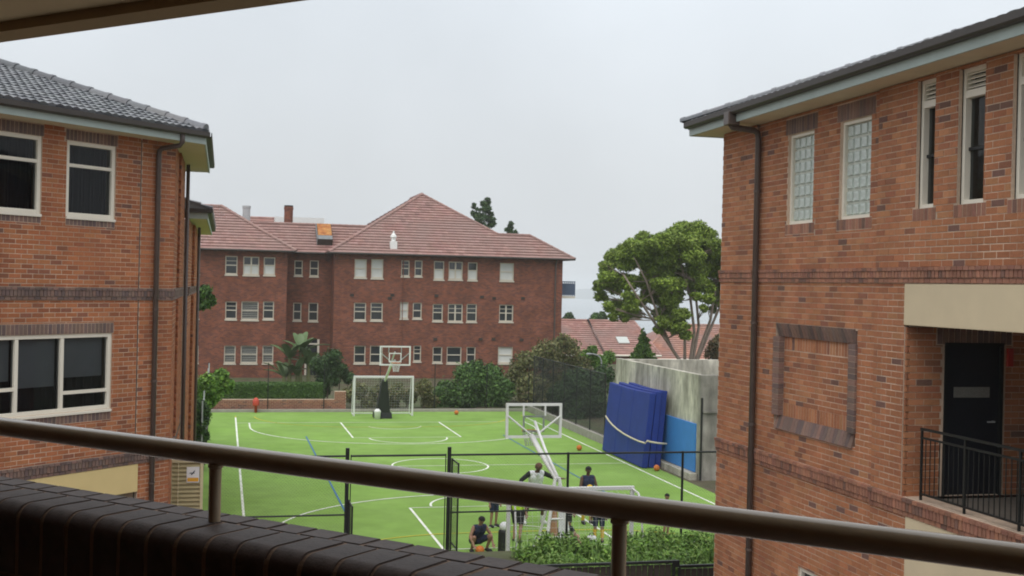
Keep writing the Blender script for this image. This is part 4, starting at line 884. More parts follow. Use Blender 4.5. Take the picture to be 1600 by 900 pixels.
# ================================================================== THE BALCONY we stand on (runs at 45 degrees, X + Y = k)
BA = thing('balcony', 'dark brick balcony wall with rounded coping bricks and ceiling above in the foreground', 'balcony', (0, 2, 5.3))
fb = Fr((0, 0, 0), (1, -1, 0), (-1, -1, 0))                          # s to the right, h towards us; h = -k/sqrt2
zc = 6.19; kO, kJ, kI = 3.98, 3.825, 3.53; hO, hJ, hI = -kO * S2, -kJ * S2, -kI * S2
SA, SB = -5.6, 3.6
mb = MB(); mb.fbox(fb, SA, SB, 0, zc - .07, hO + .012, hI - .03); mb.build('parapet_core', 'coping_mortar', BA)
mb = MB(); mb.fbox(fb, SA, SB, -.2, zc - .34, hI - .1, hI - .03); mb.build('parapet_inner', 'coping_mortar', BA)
pit = .122
def prof_brick(prof, w, name, m):
    mb = MB(); k = len(prof); mb.add([(0, h, z) for h, z in prof] + [(w, h, z) for h, z in prof], [tuple(range(k)), tuple(range(2 * k - 1, k - 1, -1))] + [(i, (i + 1) % k, (i + 1) % k + k, i + k) for i in range(k)])
    o = mb.build(name, m, None); bm = bmesh.new(); bm.from_mesh(o.data); ed_ = [e_ for e_ in bm.edges if len(e_.link_faces) == 2 and e_.calc_face_angle(0) > .6]; bmesh.ops.bevel(bm, geom=ed_, offset=.0035, segments=2, affect='EDGES'); bm.to_mesh(o.data); bm.free(); smooth_by_angle(o, 35); d = o.data; bpy.data.objects.remove(o); return d
D = hI - hJ; rr_ = .055; D2_ = hJ - hO - .006
pf = [(0.004, -.09), (0.004, 0)] + [(D - rr_ + rr_ * math.sin(t), -rr_ + rr_ * math.cos(t)) for t in [i * math.pi / 12 for i in range(7)]] + [(D, -.235), (D - .08, -.235), (D - .08, -.09)]
mp_ = [(-D2_, -.11), (-D2_, -.006)] + [(h - .0015 if h > .1 else h, z - .0025) for h, z in pf[1:9]] + [(D - .0015, -.235), (D - .07, -.235), (D - .07, -.11)]
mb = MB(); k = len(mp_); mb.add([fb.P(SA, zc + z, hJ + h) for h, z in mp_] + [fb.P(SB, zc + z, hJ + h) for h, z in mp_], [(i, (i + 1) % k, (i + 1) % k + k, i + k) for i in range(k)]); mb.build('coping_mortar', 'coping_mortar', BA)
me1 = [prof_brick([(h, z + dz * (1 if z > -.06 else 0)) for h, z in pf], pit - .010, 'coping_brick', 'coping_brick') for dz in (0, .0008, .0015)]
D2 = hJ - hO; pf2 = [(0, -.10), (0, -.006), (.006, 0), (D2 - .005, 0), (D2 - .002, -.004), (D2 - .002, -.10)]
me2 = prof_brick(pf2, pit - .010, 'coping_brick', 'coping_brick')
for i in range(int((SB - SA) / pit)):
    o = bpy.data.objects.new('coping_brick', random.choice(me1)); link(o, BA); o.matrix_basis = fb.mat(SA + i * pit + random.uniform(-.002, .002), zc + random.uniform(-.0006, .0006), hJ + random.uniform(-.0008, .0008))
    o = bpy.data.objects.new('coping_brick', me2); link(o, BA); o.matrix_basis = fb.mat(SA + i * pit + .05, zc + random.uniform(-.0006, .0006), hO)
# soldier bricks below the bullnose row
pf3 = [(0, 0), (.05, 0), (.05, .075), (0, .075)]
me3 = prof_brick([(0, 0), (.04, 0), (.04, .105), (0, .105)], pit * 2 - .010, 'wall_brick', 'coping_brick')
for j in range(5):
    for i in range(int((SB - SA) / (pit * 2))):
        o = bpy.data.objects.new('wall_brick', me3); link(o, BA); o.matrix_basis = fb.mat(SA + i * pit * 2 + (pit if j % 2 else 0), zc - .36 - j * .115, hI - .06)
mb = MB(); mb.fbox(fb, SA, SB, 5.1, 5.3, hI - .02, 1.4); mb.build('floor', 'floor', BA)
cz = 7.86
mb = MB(); mb.fbox(fb, SA - 1, SB + 1, cz, cz + .25, -3.8 * S2, 1.6); mb.build('ceiling', 'ceiling', BA)
mb = MB(); mb.fbox(fb, SA - 1, SB + 1, cz - .035, cz + .30, -3.98 * S2, -3.802 * S2); mb.build('ceiling_edge', 'ceiling_edge', BA)
mb = MB(); mb.fbox(fb, SA - .3, SB + .3, 5.3, cz, 1.4, 1.6); mb.build('rear_wall', 'far_brick', BA)
mb = MB(); mb.fbox(fb, SA - .3, SA, 4.5, cz, hI + .2, 1.4); mb.fbox(fb, SB, SB + .3, 4.5, cz, hI + .2, 1.4); mb.build('shading_end_wall', 'far_brick', BA)  # unseen walls at both ends, added to keep the balcony dark
HR = thing('handrail', 'brown painted tubular handrail on posts above the dark brick coping', 'handrail', (0, 3.8, zc))
hr = -3.80 * S2; zr_ = 6.40
mb = MB(); mb.tube([fb.P(s_, zr_, hr) for s_ in (SA, -2, -1, 0, 1, 2, SB)], .033, 24); smooth_by_angle(mb.build('rail', 'rail_paint', HR), 40)
def s_at(x, y): d = ray(x, y); kk = 3.80 / (d.x + d.y); p = CAM + d * kk; return (p.x - p.y) * S2
sp0, sp1 = s_at(336, 770), s_at(967, 860)
for s_ in (sp0 - (sp1 - sp0), sp0, sp1, sp1 + (sp1 - sp0)):
    mb = MB(); mb.tube([fb.P(s_, zc - .02, hr), fb.P(s_, zr_ - .02, hr)], .019, 16); smooth_by_angle(mb.build('post', 'rail_paint', HR), 40)
    mb = MB(); c_ = fb.P(s_, zr_ - .032, hr); mb.lathe((c_.x, c_.y, c_.z - .012), [(.019, 0), (.0235, .004), (.024, .010), (.021, .016)], 16); mb.build('weld_collar', 'rail_paint', HR, smooth=True)

# ================================================================== COURT FURNITURE
def goal(label, xc, y, back, frontw=3.05, seedz=0):
    """futsal goal: square posts and crossbar, back frame, net of cords. back = +1/-1 direction of the net"""
    g_ = thing('futsal_goal', label, 'goal', (xc, y, 0), 'futsal goals'); w = frontw / 2; t_ = .045
    for sx in (-1, 1):
        mb = MB(); mb.box(xc + sx * w - t_, xc + sx * w + t_, y - t_, y + t_, 0, 2.0); mb.build('goal_post', 'metal_white', g_, bevel=.008)
        mb = MB(); x = xc + sx * w; mb.tube([(x, y, 2.03), (x, y + back * .45, 1.99), (x, y + back * .62, 1.85), (x, y + back * 1.05, .04)], .024, 8); mb.build('back_stay', 'metal_white', g_)
        mb = MB(); mb.tube([(x, y, .03), (x, y + back * 1.05, .03)], .024, 8); mb.build('ground_bar', 'metal_white', g_)
    mb = MB(); mb.box(xc - w - t_, xc + w + t_, y - t_ - .002, y + t_ + .002, 2.0, 2.09); mb.build('crossbar', 'metal_white', g_, bevel=.008)
    mb = MB(); mb.tube([(xc - w, y + back * 1.05, .03), (xc + w, y + back * 1.05, .03)], .024, 8); mb.build('ground_bar', 'metal_white', g_)
    mb = MB(); mb.tube([(xc - w, y + back * .55, 1.93), (xc + w, y + back * .55, 1.93)], .012, 6); mb.build('net_rope', 'metal_white', g_)
    fn = Fr((xc - w, y + back * .62, 0), (1, 0, 0), (0, -back, 0)); mb = MB()
    n = 22
    for i in range(n + 1):
        x = xc - w + 2 * w * i / n; mb.tube([(x, y + back * .02, 2.0), (x, y + back * .55, 1.92), (x, y + back * 1.02, .05)], .0025, 3, False)
    for j in range(14):
        q_ = j / 14
        yy, zz = (y + back * (.62 + .40 * q_), 1.9 * (1 - q_) + .05)
        mb.tube([(xc - w, yy, zz), (xc + w, yy, zz)], .0025, 3, False)
    mb.build('net', 'cloth_white', g_); return g_
goal('white futsal goal at the far end of the court', 8.2, 61.45, 1)
goal('white futsal goal nearest the balcony, partly behind the handrail', 8.3, 27.55, -1, 3.12)
def backboard(parent, xc, y, z0, z1, w, face):
    """white frame, clear panel, target square; face = +1/-1 side of the hoop"""
    x0, x1 = xc - w / 2, xc + w / 2; t_ = .035; f = Fr((0, y, 0), (1, 0, 0), (0, face, 0)); mb = MB()
    for a, b, c, d in ((x0, x1, z0, z0 + 2 * t_), (x0, x1, z1 - 2 * t_, z1), (x0, x0 + 2 * t_, z0 + 2 * t_, z1 - 2 * t_), (x1 - 2 * t_, x1, z0 + 2 * t_, z1 - 2 * t_)): mb.fbox(f, a, b, c, d, -.03, .03)
    bb = mb.build('backboard_frame', 'metal_white', parent)
    mb = MB(); mb.fbox(f, x0 + 2 * t_, x1 - 2 * t_, z0 + 2 * t_, z1 - 2 * t_, -.006, .006); mb.build('backboard_panel', 'clear_sheet', bb)
    mb = MB(); a, b, c, d = xc - .31, xc + .31, z0 + .16, z0 + .62; s_ = .05
    for q_ in ((a, b, c, c + s_), (a, b, d - s_, d), (a, a + s_, c + s_, d - s_), (b - s_, b, c + s_, d - s_)): mb.fbox(f, *q_, .0065, .012)
    mb.build('target_square', 'metal_white', bb)
    mb = MB()
    for p_, q_ in (((x0 + .06, z1 - .35), (xc - .12, z0 + .12)), ((x1 - .06, z1 - .35), (xc + .12, z0 + .12)), ((xc - .31, z0 + .62), (xc - .31, z1 - .05)), ((xc + .31, z0 + .62), (xc + .31, z1 - .05))):
        mb.tube([f.P(p_[0], p_[1], -.05), f.P(q_[0], q_[1], -.05)], .026, 8)
    mb.build('backboard_brace', 'metal_white', bb)
    rc = Vector((xc, y + face * .38, z0 + .15)); mb = MB(); mb.tube([rc + Vector((.225 * math.cos(R(t)), .225 * math.sin(R(t)), 0)) for t in range(0, 361, 20)], .012, 6); mb.tube([f.P(xc - .1, z0 + .15, .03), f.P(xc - .1, z0 + .15, .2)], .012, 6); mb.tube([f.P(xc + .1, z0 + .15, .03), f.P(xc + .1, z0 + .15, .2)], .012, 6); mb.build('rim', 'orange', parent)
    mb = MB()
    for k in range(12):
        for dr in (1, -1):
            t0, t1 = R(k * 30), R(k * 30 + dr * 40); mb.tube([rc + Vector((.22 * math.cos(t0), .22 * math.sin(t0), -.01)), rc + Vector((.13 * math.cos(t1), .13 * math.sin(t1), -.42))], .006, 4, False)
    mb.build('net', 'cloth_white', parent)
# far hoop with black padded stand
HF = thing('basketball_hoop', 'far basketball hoop on black padded stand in front of goal', 'basketball hoop', (8.05, 60.6, 0), 'basketball hoops')
backboard(HF, 8.21, 57.6, 2.9, 3.86, 1.52, -1)
mb = MB(); mb.hexa([(7.66, 60.3, .02), (8.44, 60.3, .02), (8.44, 61.1, .02), (7.66, 61.1, .02), (7.93, 60.0, 2.0), (8.2, 60.0, 2.0), (8.2, 60.3, 2.0), (7.93, 60.3, 2.0)]); mb.build('stand_padding', 'padding_black', HF, bevel=.04)
mb = MB(); mb.hexa([(7.6, 60.2, 0), (8.5, 60.2, 0), (8.5, 61.2, 0), (7.6, 61.2, 0), (7.62, 60.25, .3), (8.48, 60.25, .3), (8.48, 61.15, .3), (7.62, 61.15, .3)]); mb.build('stand_base', 'padding_black', HF, bevel=.02)
mb = MB(); mb.tube([(8.06, 60.15, 1.9), (8.15, 58.2, 3.0), (8.2, 57.64, 3.15)], .06, 10); mb.tube([(8.06, 60.15, 1.95), (8.2, 57.64, 3.55)], .045, 8); mb.build('arm', 'metal_white', HF)
mb = MB(); mb.lathe((7.72, 60.05, 0), [(.14, 0), (.17, .38), (.18, .40), (.165, .42), (.08, .52)], 16); setp(mb.build('bucket', 'white_paint', None, smooth=True), 'white bucket beside the black padded stand at the far goal', 'bucket')
# near hoop, seen from behind
HN = thing('basketball_hoop', 'near basketball hoop seen from behind with long white arm', 'basketball hoop', (8.5, 29.3, 0), 'basketball hoops')
backboard(HN, 8.42, 31.7, 2.74, 3.70, 1.60, 1)
mb = MB(); mb.tube([(8.5, 29.5, 1.95), (8.44, 31.0, 2.45), (8.36, 31.66, 2.80)], .075, 12); mb.tube([(8.5, 29.5, 2.02), (8.47, 30.6, 2.55), (8.44, 31.66, 3.2)], .04, 8); mb.build('arm', 'metal_white', HN, smooth=True)
mb = MB()
for sx in (-1, 1): mb.tube([(8.5 + sx * .05, 29.5, 2.0), (8.5 + sx * .36, 29.25, .1)], .045, 8); mb.tube([(8.5 + sx * .05, 29.5, 2.0), (8.5 + sx * .36, 30.1, .1)], .035, 8)
mb.tube([(8.3, 29.38, .95), (8.7, 29.38, .95)], .03, 8); mb.tube([(8.22, 29.3, .5), (8.78, 29.3, .5)], .03, 8); mb.build('stand_frame', 'metal_white', HN)
mb = MB(); mb.hexa([(8.22, 29.30, .12), (8.50, 29.30, .12), (8.50, 29.33, .12), (8.22, 29.33, .12), (8.42, 29.47, 1.7), (8.50, 29.47, 1.7), (8.50, 29.50, 1.7), (8.42, 29.50, 1.7)]); mb.build('stand_panel', 'plywood', HN)
mb = MB(); mb.hexa([(8.52, 29.28, .12), (8.86, 29.28, .12), (8.86, 29.34, .12), (8.52, 29.34, .12), (8.52, 29.45, 1.9), (8.60, 29.45, 1.9), (8.60, 29.5, 1.9), (8.52, 29.5, 1.9)]); mb.build('stand_padding', 'cloth_white', HN, bevel=.02)
mb = MB(); mb.box(8.05, 8.95, 28.9, 30.2, .0, .12); mb.build('stand_base', 'metal_white', HN, bevel=.02)
# bags and balls around the near stand
def bag(label, c, sx, sy, sz, m, rot=0):
    mb = MB(); mb.lathe2(Vector((0, 0, sz / 2)), [(math.sin(math.pi * i / 10) ** .6, -math.cos(math.pi * i / 10)) for i in range(1, 10)], 16, (sx / 2, sy / 2, sz / 2))
    t_ = thing('sports_bag', label, 'bag', c, 'bags left beside the near hoop'); o = mb.build('bag_body', m, None, smooth=True); o.parent = t_
    mb = MB(); mb.tube([(-sx * .25, 0, sz * .9), (-sx * .12, 0, sz * 1.2), (sx * .12, 0, sz * 1.2), (sx * .25, 0, sz * .9)], .012, 6); o = mb.build('bag_handle', 'padding_black', None); o.parent = t_; t_.rotation_euler[2] = rot
p = at_z(862, 855); bag('blue duffel bag on the turf under the near hoop', (p.x, p.y, .005), .66, .34, .34, 'bag_blue', .2)
p = at_z(845, 856); bag('white bag left of the blue duffel bag', (p.x, p.y, .005), .36, .30, .36, 'cloth_white')
p = at_z(866, 864); bag('flat white bag in front of the blue duffel bag', (p.x, p.y, .005), .34, .26, .2, 'cloth_white')
p = at_z(893, 864); bag('white bag in front of the sitting person', (p.x, p.y, .005), .36, .28, .24, 'cloth_white')
p = at_z(924, 854); bag('pale grey bag on the turf near the planter', (p.x, p.y, .005), .32, .26, .3, 'cloth_white')
p = at_z(787, 868); mb = MB(); mb.lathe((p.x, p.y, 0), [(.15, 0), (.16, .05), (.155, .62), (.14, .66)], 16); t_ = thing('ball_bin', 'tall black bin with white ball on top beside the near goal post', 'bin', (p.x, p.y, 0)); mb.build('bin_body', 'padding_black', t_)
mb = MB(); mb.sphere((p.x, p.y, .74), .13, 14, 9); mb.build('ball_top', 'cloth_white', t_, smooth=True)
ball('basketball', 'orange basketball lying near the right sideline', (*at_z(905, 704).xy, .12), .12, 'orange', 'loose basketballs'); ball('basketball', 'orange basketball on the ground between the mats and blue panel', (*at_z(1026, 736).xy, .12), .12, 'orange', 'loose basketballs'); ball('basketball', 'orange basketball at the far kerb right of goal', (12.17, 61.9, .12), .12, 'orange', 'loose basketballs')
# red hydrant-like post by the low wall
p = at_y(400, 630, 63.0); mb = MB(); mb.lathe((p.x, 63.2, 0), [(.07, 0), (.07, .35), (.15, .36), (.17, .42), (.17, .62), (.12, .72), (.05, .78)], 14); setp(mb.build('hose_stand', 'fire_red', None, smooth=True), 'small red hose stand before the low wall at the hedge', 'hydrant')

# ---- concrete enclosure with blue panel, mats
CW = thing('concrete_wall', 'stained grey concrete wall enclosure right of the court', 'wall', (18, 45, 0))
def slab(x0, x1, y0, y1, z, m='concrete', n='wall_slab'):
    mb = MB(); mb.box(x0, x1, y0, y1, -.1, z); return mb.build(n, m, CW, bevel=.012)
slab(17.0, 17.22, 40.62, 50.0, 3.83); slab(17.0, 23.5, 40.38, 40.615, 3.83, 'concrete_dark'); slab(17.225, 23.5, 49.75, 50.0, 3.80); slab(23.5, 23.7, 40.4, 50, 3.8)
mb = MB(); mb.box(16.7, 16.99, 40.5, 50.0, -.1, .22); mb.build('wall_footing', 'concrete', CW, bevel=.02)
mb = MB(); mb.box(16.93, 16.995, 40.66, 45.3, .24, 2.02); mb.build('painted_panel', 'panel_blue', CW, bevel=.01)
mb = MB(); mb.tube([(17.05, 40.33, 0), (17.05, 40.33, 3.0)], .04, 8); mb.build('drain_pipe', 'black_metal', CW)
mb = MB(); mb.box(17.1, 22, 40.3, 40.375, 2.45, 2.52); mb.build('wall_rail', 'concrete_dark', CW)
def crash_mat(label, y0, y1, xb, xt, th, h, sag):
    t_ = thing('crash_mat', label, 'mat', ((xb + xt) / 2, (y0 + y1) / 2, 0), 'navy crash mats leaning on the concrete wall'); n = 8; d = Vector((xt - xb, 0, h)).normalized(); nn = Vector((-d.z, 0, d.x)); vs = []; fs = []
    mb = MB(); K = 10
    for layer, off in ((0, 0), (1, -th)):
        for i in range(K + 1):
            for j in range(K + 1):
                u_, v_ = i / K, j / K; bul = sag * math.sin(math.pi * u_) * math.sin(math.pi * v_)
                p = Vector((xb, y0 + (y1 - y0) * u_, 0)) + d * (h * v_) + nn * (th + bul if layer == 0 else 0) + Vector((0, 0, .01)) + Vector((0, 0, -.04 * math.sin(math.pi * u_) * v_)); vs.append(p)
    W_ = K + 1; B_ = W_ * W_
    for i in range(K):
        for j in range(K):
            a = i * W_ + j; fs += [(a, a + 1, a + W_ + 1, a + W_), (B_ + a, B_ + a + W_, B_ + a + W_ + 1, B_ + a + 1)]
    for i in range(K):
        fs += [(i * W_, (i + 1) * W_, B_ + (i + 1) * W_, B_ + i * W_), (i * W_ + K, B_ + i * W_ + K, B_ + (i + 1) * W_ + K, (i + 1) * W_ + K), (i, B_ + i, B_ + i + 1, i + 1), (K * W_ + i, K * W_ + i + 1, B_ + K * W_ + i + 1, B_ + K * W_ + i)]
    mb.add(vs, fs); o = mb.build('mat_body', 'mat_navy', t_, bevel=.02); smooth_by_angle(o, 45)
    for u_ in (.36, .68):
        mb = MB(); yy = y0 + (y1 - y0) * u_; mb.tube([Vector((xb, yy, .02)) + d * (h * v) + nn * (th + sag * math.sin(math.pi * u_) * math.sin(math.pi * v) + .002) + Vector((0, 0, -.04 * math.sin(math.pi * u_) * v)) for v in (0, .25, .5, .75, 1)], .010, 6); mb.build('seam', 'mat_navy', t_)
    return t_
crash_mat('navy crash mat nearest the wall, its left edge hidden by others', 43.3, 47.2, 16.62, 16.86, .24, 2.98, .01)
crash_mat('navy crash mat in the middle of the leaning stack', 43.2, 47.7, 16.34, 16.60, .24, 2.95, .01)
crash_mat('front navy crash mat of the leaning stack', 43.15, 48.1, 16.05, 16.33, .24, 2.90, .03)
pts = [at_x(x, y, 15.86 - .02 * k_) for k_, (x, y) in enumerate([(946.5, 650), (951, 657), (957, 664), (965, 671), (975, 678), (986, 684), (997, 689), (1008, 692.5)])] + [Vector((15.98, 43.04, 1.09)), Vector((16.05, 42.98, 1.06)), Vector((16.4, 42.98, 1.0)), Vector((16.75, 42.98, .97))]
mb = MB(); mb.tube(pts, .034, 8); setp(mb.build('rope', 'strap', None, smooth=True), 'pale rope sagging across the front of the navy mats', 'rope')

# ---- fences
def fence_run(label, f, posts, z1, midz, mesh_r, pitch, top=True, name='fence', m='black_metal', pr=.03, tall=()):
    c = f.P((posts[0] + posts[-1]) / 2, 0); t_ = thing(name, label, 'fence', c)
    for i, s_ in enumerate(posts): mb = MB(); mb.tube([f.P(s_, 0), f.P(s_, z1 + (.18 if i in tall else .03))], pr * (1.5 if i in tall else 1), 10); mb.build('post', m, t_)
    if top: mb = MB(); mb.tube([f.P(posts[0], z1), f.P(posts[-1], z1)], .024, 8); mb.build('top_rail', m, t_)
    for z_ in midz: mb = MB(); mb.tube([f.P(posts[0], z_), f.P(posts[-1], z_)], .020, 8); mb.build('mid_rail', m, t_)
    if mesh_r:
        for a, b in zip(posts[:-1], posts[1:]): mb = wires(f, a + .03, b - .03, .08, z1 - .02, pitch, mesh_r); mb.build('wire_mesh', m, t_)
    return t_
fn = Fr((0, 26.5, 0), (1, 0, 0), (0, -1, 0))
fence_run('black wire fence along the near end of the court, right of the gate', fn, [5.07, 7.89, 10.74, 13.6, 16.4], 3.06, [1.75], .0011, .075, tall=(0,))
fence_run('black wire fence along the near end of the court, left of the gate', fn, [-.2, 2.76], 3.06, [1.75], .0011, .075, tall=(1,))
fence_run('rails of the near fence above the open gate', Fr((0, 26.5, 0), (1, 0, 0), (0, -1, 0)), [2.84, 4.99], 3.06, [], 0, 0, pr=.012)
for X, lab in ((2.80, 'open black gate leaf on the left gate post'), (5.12, 'open black gate leaf on the right gate post')):
    fg = Fr((X, 26.4, 0), (0, -1, 0), (1, 0, 0)); t_ = thing('gate', lab, 'gate', (X, 27, 0), 'open court gate'); mb = MB()
    for s_ in (0, .75): mb.tube([fg.P(s_, .1), fg.P(s_, 2.1 if X < 3 else 3.0)], .02, 8)
    zt_ = 2.1 if X < 3 else 3.0
    for z_ in (.12, zt_ - .02, 1.1): mb.tube([fg.P(0, z_), fg.P(.75, z_)], .018, 8)
    mb.build('gate_frame', 'black_metal', t_); wires(fg, .02, .73, .12, zt_ - .02, .06, .0016).build('wire_mesh', 'black_metal', t_)
fs_ = Fr((16.6, 0, 0), (0, 1, 0), (-1, 0, 0))
fence_run('tall dark mesh fence along the right side of the court', fs_, [50.2, 52.4, 54.6, 56.7, 58.8, 60.8, 62.7], 3.1, [], .0022, .045, pr=.03)
ff_ = Fr((0, 63.75, 0), (1, 0, 0), (0, -1, 0))
fence_run('thin wire fence behind the far goal', ff_, [-.69, 2.38, 5.31, 8.3, 11.3, 14.2, 16.6], 2.55, [], .0012, .09, top=False, pr=.025)
mb = MB(); fence_run('grey edge fence between left building and court', Fr((-.66, 0, 0), (0, 1, 0), (1, 0, 0)), [44, 48, 52, 56, 60, 63.7], 2.5, [], .0012, .10, top=False, m='metal_grey', pr=.03)

# ---- low brick wall and hedge at the far left
LWt = thing('low_wall', 'low pinkish brick wall below the clipped hedge', 'wall', (3, 64, 0)); fw_ = Fr((0, 63.9, 0), (1, 0, 0), (0, -1, 0))
mb = MB(); mb.fbox(fw_, -.7, 6.5, -.1, .62, -.3, -.01); mb.fbox(fw_, 5.9, 6.5, .62, 1.05, -.3, -.01); mb.build('wall_core', 'mortar', LWt)
br = brick_rows(fw_, -.7, 6.5, -.05, .60, [], PAL_PINK) + brick_rows(fw_, 5.9, 6.5, .60, 1.05, [], PAL_PINK); brick_mesh('brickwork', fw_, br, 'brick', LWt, kind='stuff')
HG = thing('hedge', 'clipped dark green hedge on the low brick wall', 'hedge', (3, 65, .3)); g_ = np.random.default_rng(5); n = 26000
pts_ = np.stack([g_.uniform(.1, 5.4, n), g_.uniform(64.3, 65.6, n), g_.uniform(.2, 1.36, n)], 1); face = g_.random(n)
pts_[face < .45, 1] = 64.3 + g_.normal(size=(face < .45).sum()) * .03; sel = (face > .45) & (face < .75); pts_[sel, 2] = 1.36 + g_.normal(size=sel.sum()) * .03
nr = g_.normal(size=(n, 3)); nr[face < .45, 1] -= 1.2; nr[sel, 2] += 1.2; nr /= np.linalg.norm(nr, axis=1)[:, None]; tt = np.cross(nr, g_.normal(size=(n, 3))); tt /= np.linalg.norm(tt, axis=1)[:, None]; bb_ = np.cross(nr, tt); s_ = .05 * (.6 + .8 * g_.random(n))[:, None]
V = np.stack([pts_ - tt * s_, pts_ + bb_ * s_ * .6, pts_ + tt * s_, pts_ - bb_ * s_ * .6], 1).reshape(-1, 3); pc = np.array([(.045, .10, .02), (.065, .135, .026), (.09, .165, .035)])[g_.integers(0, 3, n)]
me = npmesh('foliage', V, np.arange(n * 4).reshape(-1, 4), np.repeat(pc, 4, 0)); me.materials.append(M['leaf']); link(bpy.data.objects.new('foliage', me), HG)
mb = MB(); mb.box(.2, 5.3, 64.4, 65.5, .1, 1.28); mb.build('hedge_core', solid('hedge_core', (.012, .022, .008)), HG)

# ================================================================== PLANTS
def blobs(px, Y, dz=1.0, jit=.6):
    """clumps surveyed as (x, y, radius) in the photo's pixels, set out in depth round the plane Y"""
    out = []
    for x, y, r in px:
        yy = Y + random.uniform(-jit, jit); c = at_y(x, y, yy); d = (c - CAM).dot(CF); rr = r * d / FPX; out.append((c.x, c.y, c.z, rr, rr, rr * dz))
    return out
shrub('shrub', 'large dark green bush behind the far kerb right of the goal', blobs([(700, 615, 22), (735, 592, 27), (765, 590, 22), (720, 625, 26), (760, 622, 26), (785, 610, 20), (690, 630, 14), (745, 575, 14)], 66.5), 17000, .09, GREENS, 1)
shrub('shrub', 'tall olive brown bush beside the dark fence', blobs([(820, 575, 26), (855, 555, 26), (885, 550, 24), (905, 575, 20), (830, 610, 28), (870, 600, 32), (800, 600, 20), (900, 610, 22), (860, 630, 22), (880, 532, 12)], 69, jit=1.4), 20000, .10, OLIVE, 2)
shrub('shrub', 'dark shrub left of the far goal', blobs([(500, 570, 16), (520, 560, 16), (532, 580, 14), (512, 590, 18), (505, 610, 12), (545, 590, 10)], 67), 8000, .08, DARKG, 3)
shrub('shrub', 'rusty green low bush behind the far goal', blobs([(560, 610, 14), (590, 615, 14), (620, 612, 14), (640, 620, 12), (545, 618, 12), (575, 630, 12), (612, 630, 12), (662, 605, 14), (670, 628, 14)], 65.5, jit=.4), 8000, .08, OLIVE, 4)
shrub('shrub', 'bright yellow-green shrub at the left edge of the court', blobs([(345, 590, 14), (325, 600, 17), (355, 603, 11), (308, 612, 17), (335, 614, 15), (300, 632, 16), (325, 628, 12), (285, 625, 14), (317, 645, 12), (312, 660, 12), (318, 632, 12)], 50, jit=.5), 11000, .085, BRIGHT, 5)
shrub('shrub', 'dark leafy shrub against the end of the left building', blobs([(308, 640, 16), (314, 655, 13), (308, 668, 15), (314, 682, 12), (308, 696, 14), (312, 712, 14)], 44.5, jit=.3), 9000, .09, DARKG + GREENS, 6)
shrub('shrub', 'lime green shrub by the street lamp behind the dark fence', blobs([(915, 560, 14), (938, 566, 12), (952, 558, 10), (925, 548, 9)], 76), 4500, .10, BRIGHT, 7)
shrub('shrub', 'dark bush mass behind the dark mesh fence', blobs([(880, 620, 24), (905, 600, 26), (930, 600, 24), (925, 625, 26), (945, 585, 16), (895, 645, 22), (935, 648, 22), (865, 640, 16), (900, 668, 16), (925, 676, 18), (942, 684, 16), (880, 655, 14), (940, 665, 16)], 61, jit=.6) , 19000, .09, DARKG, 8, base=(19.5, 61, 0))
shrub('shrub', 'reddish brown shrub at the right beside the large tree', blobs([(1118, 540, 12), (1112, 552, 12), (1126, 530, 10), (1122, 555, 10)], 60), 3500, .08, BROWNG, 9)
# conical conifer
cn = thing('conifer', 'small green conical conifer in front of the pink roof', 'tree', (*at_y(1003, 560, 70).xy, 0)); c = at_y(1003, 560, 70); tpz = at_y(1003, 518, 70).z
cl = [(c.x + random.uniform(-.05, .05), 70 + random.uniform(-.1, .1), z_, r_, r_, .4) for z_, r_ in [(tpz - 1.7, .85), (tpz - 1.3, .72), (tpz - .95, .58), (tpz - .6, .42), (tpz - .3, .26), (tpz - .08, .12), (tpz - 2.2, .9)]]
leaf_mesh('crown', lumps(cl, 5, .6), 6000, .08, BRIGHT, cn, seed=20); mb = MB(); mb.tube([(c.x, 70, 0), (c.x, 70, tpz - .5)], [.12, .03], 8); mb.build('trunk', 'bark', cn)
# trees behind the roof
for lab, px, Y, n, sd_ in (('dark conifer showing above the right slope of the red roof', [(745, 332, 9), (757, 325, 11), (765, 335, 10), (752, 345, 14), (766, 348, 10), (742, 322, 5), (762, 314, 5), (757, 365, 16)], 112, 5000, 30), ('small dark conifer tip low on the right roof slope', [(797, 352, 6), (794, 360, 8), (803, 364, 5), (797, 380, 12)], 114, 2200, 31)):
    b_ = blobs(px, Y, 1, .6); t_ = thing('conifer', lab, 'tree', (b_[0][0], Y, -1)); leaf_mesh('crown', lumps(b_, 5, .5), n, .17, DARKG, t_, seed=sd_, elong=3.5); mb = MB(); mb.tube([(b_[0][0], Y, -1), (b_[0][0] + .2, Y, b_[0][2])], [.3, .06], 8); mb.build('trunk', 'bark', t_)
# leafy branch beside the left wing
p = at_y(322, 465, 48); b_ = blobs([(320, 455, 10), (326, 470, 11), (316, 475, 9), (310, 460, 10)], 48, 1, .4); bx = p.x - 1.0
t_ = thing('tree', 'thin tree peeking out behind the end of the left building', 'tree', (bx, 48, 0)); leaf_mesh('crown', b_, 1600, .09, GREENS, t_, seed=33); mb = MB(); mb.tube([(bx, 48, 0), (bx + .1, 48, 3), (p.x - .3, 48, p.z - .4), (p.x, 48, p.z)], [.09, .07, .04, .02], 8); mb.build('trunk', 'bark', t_)
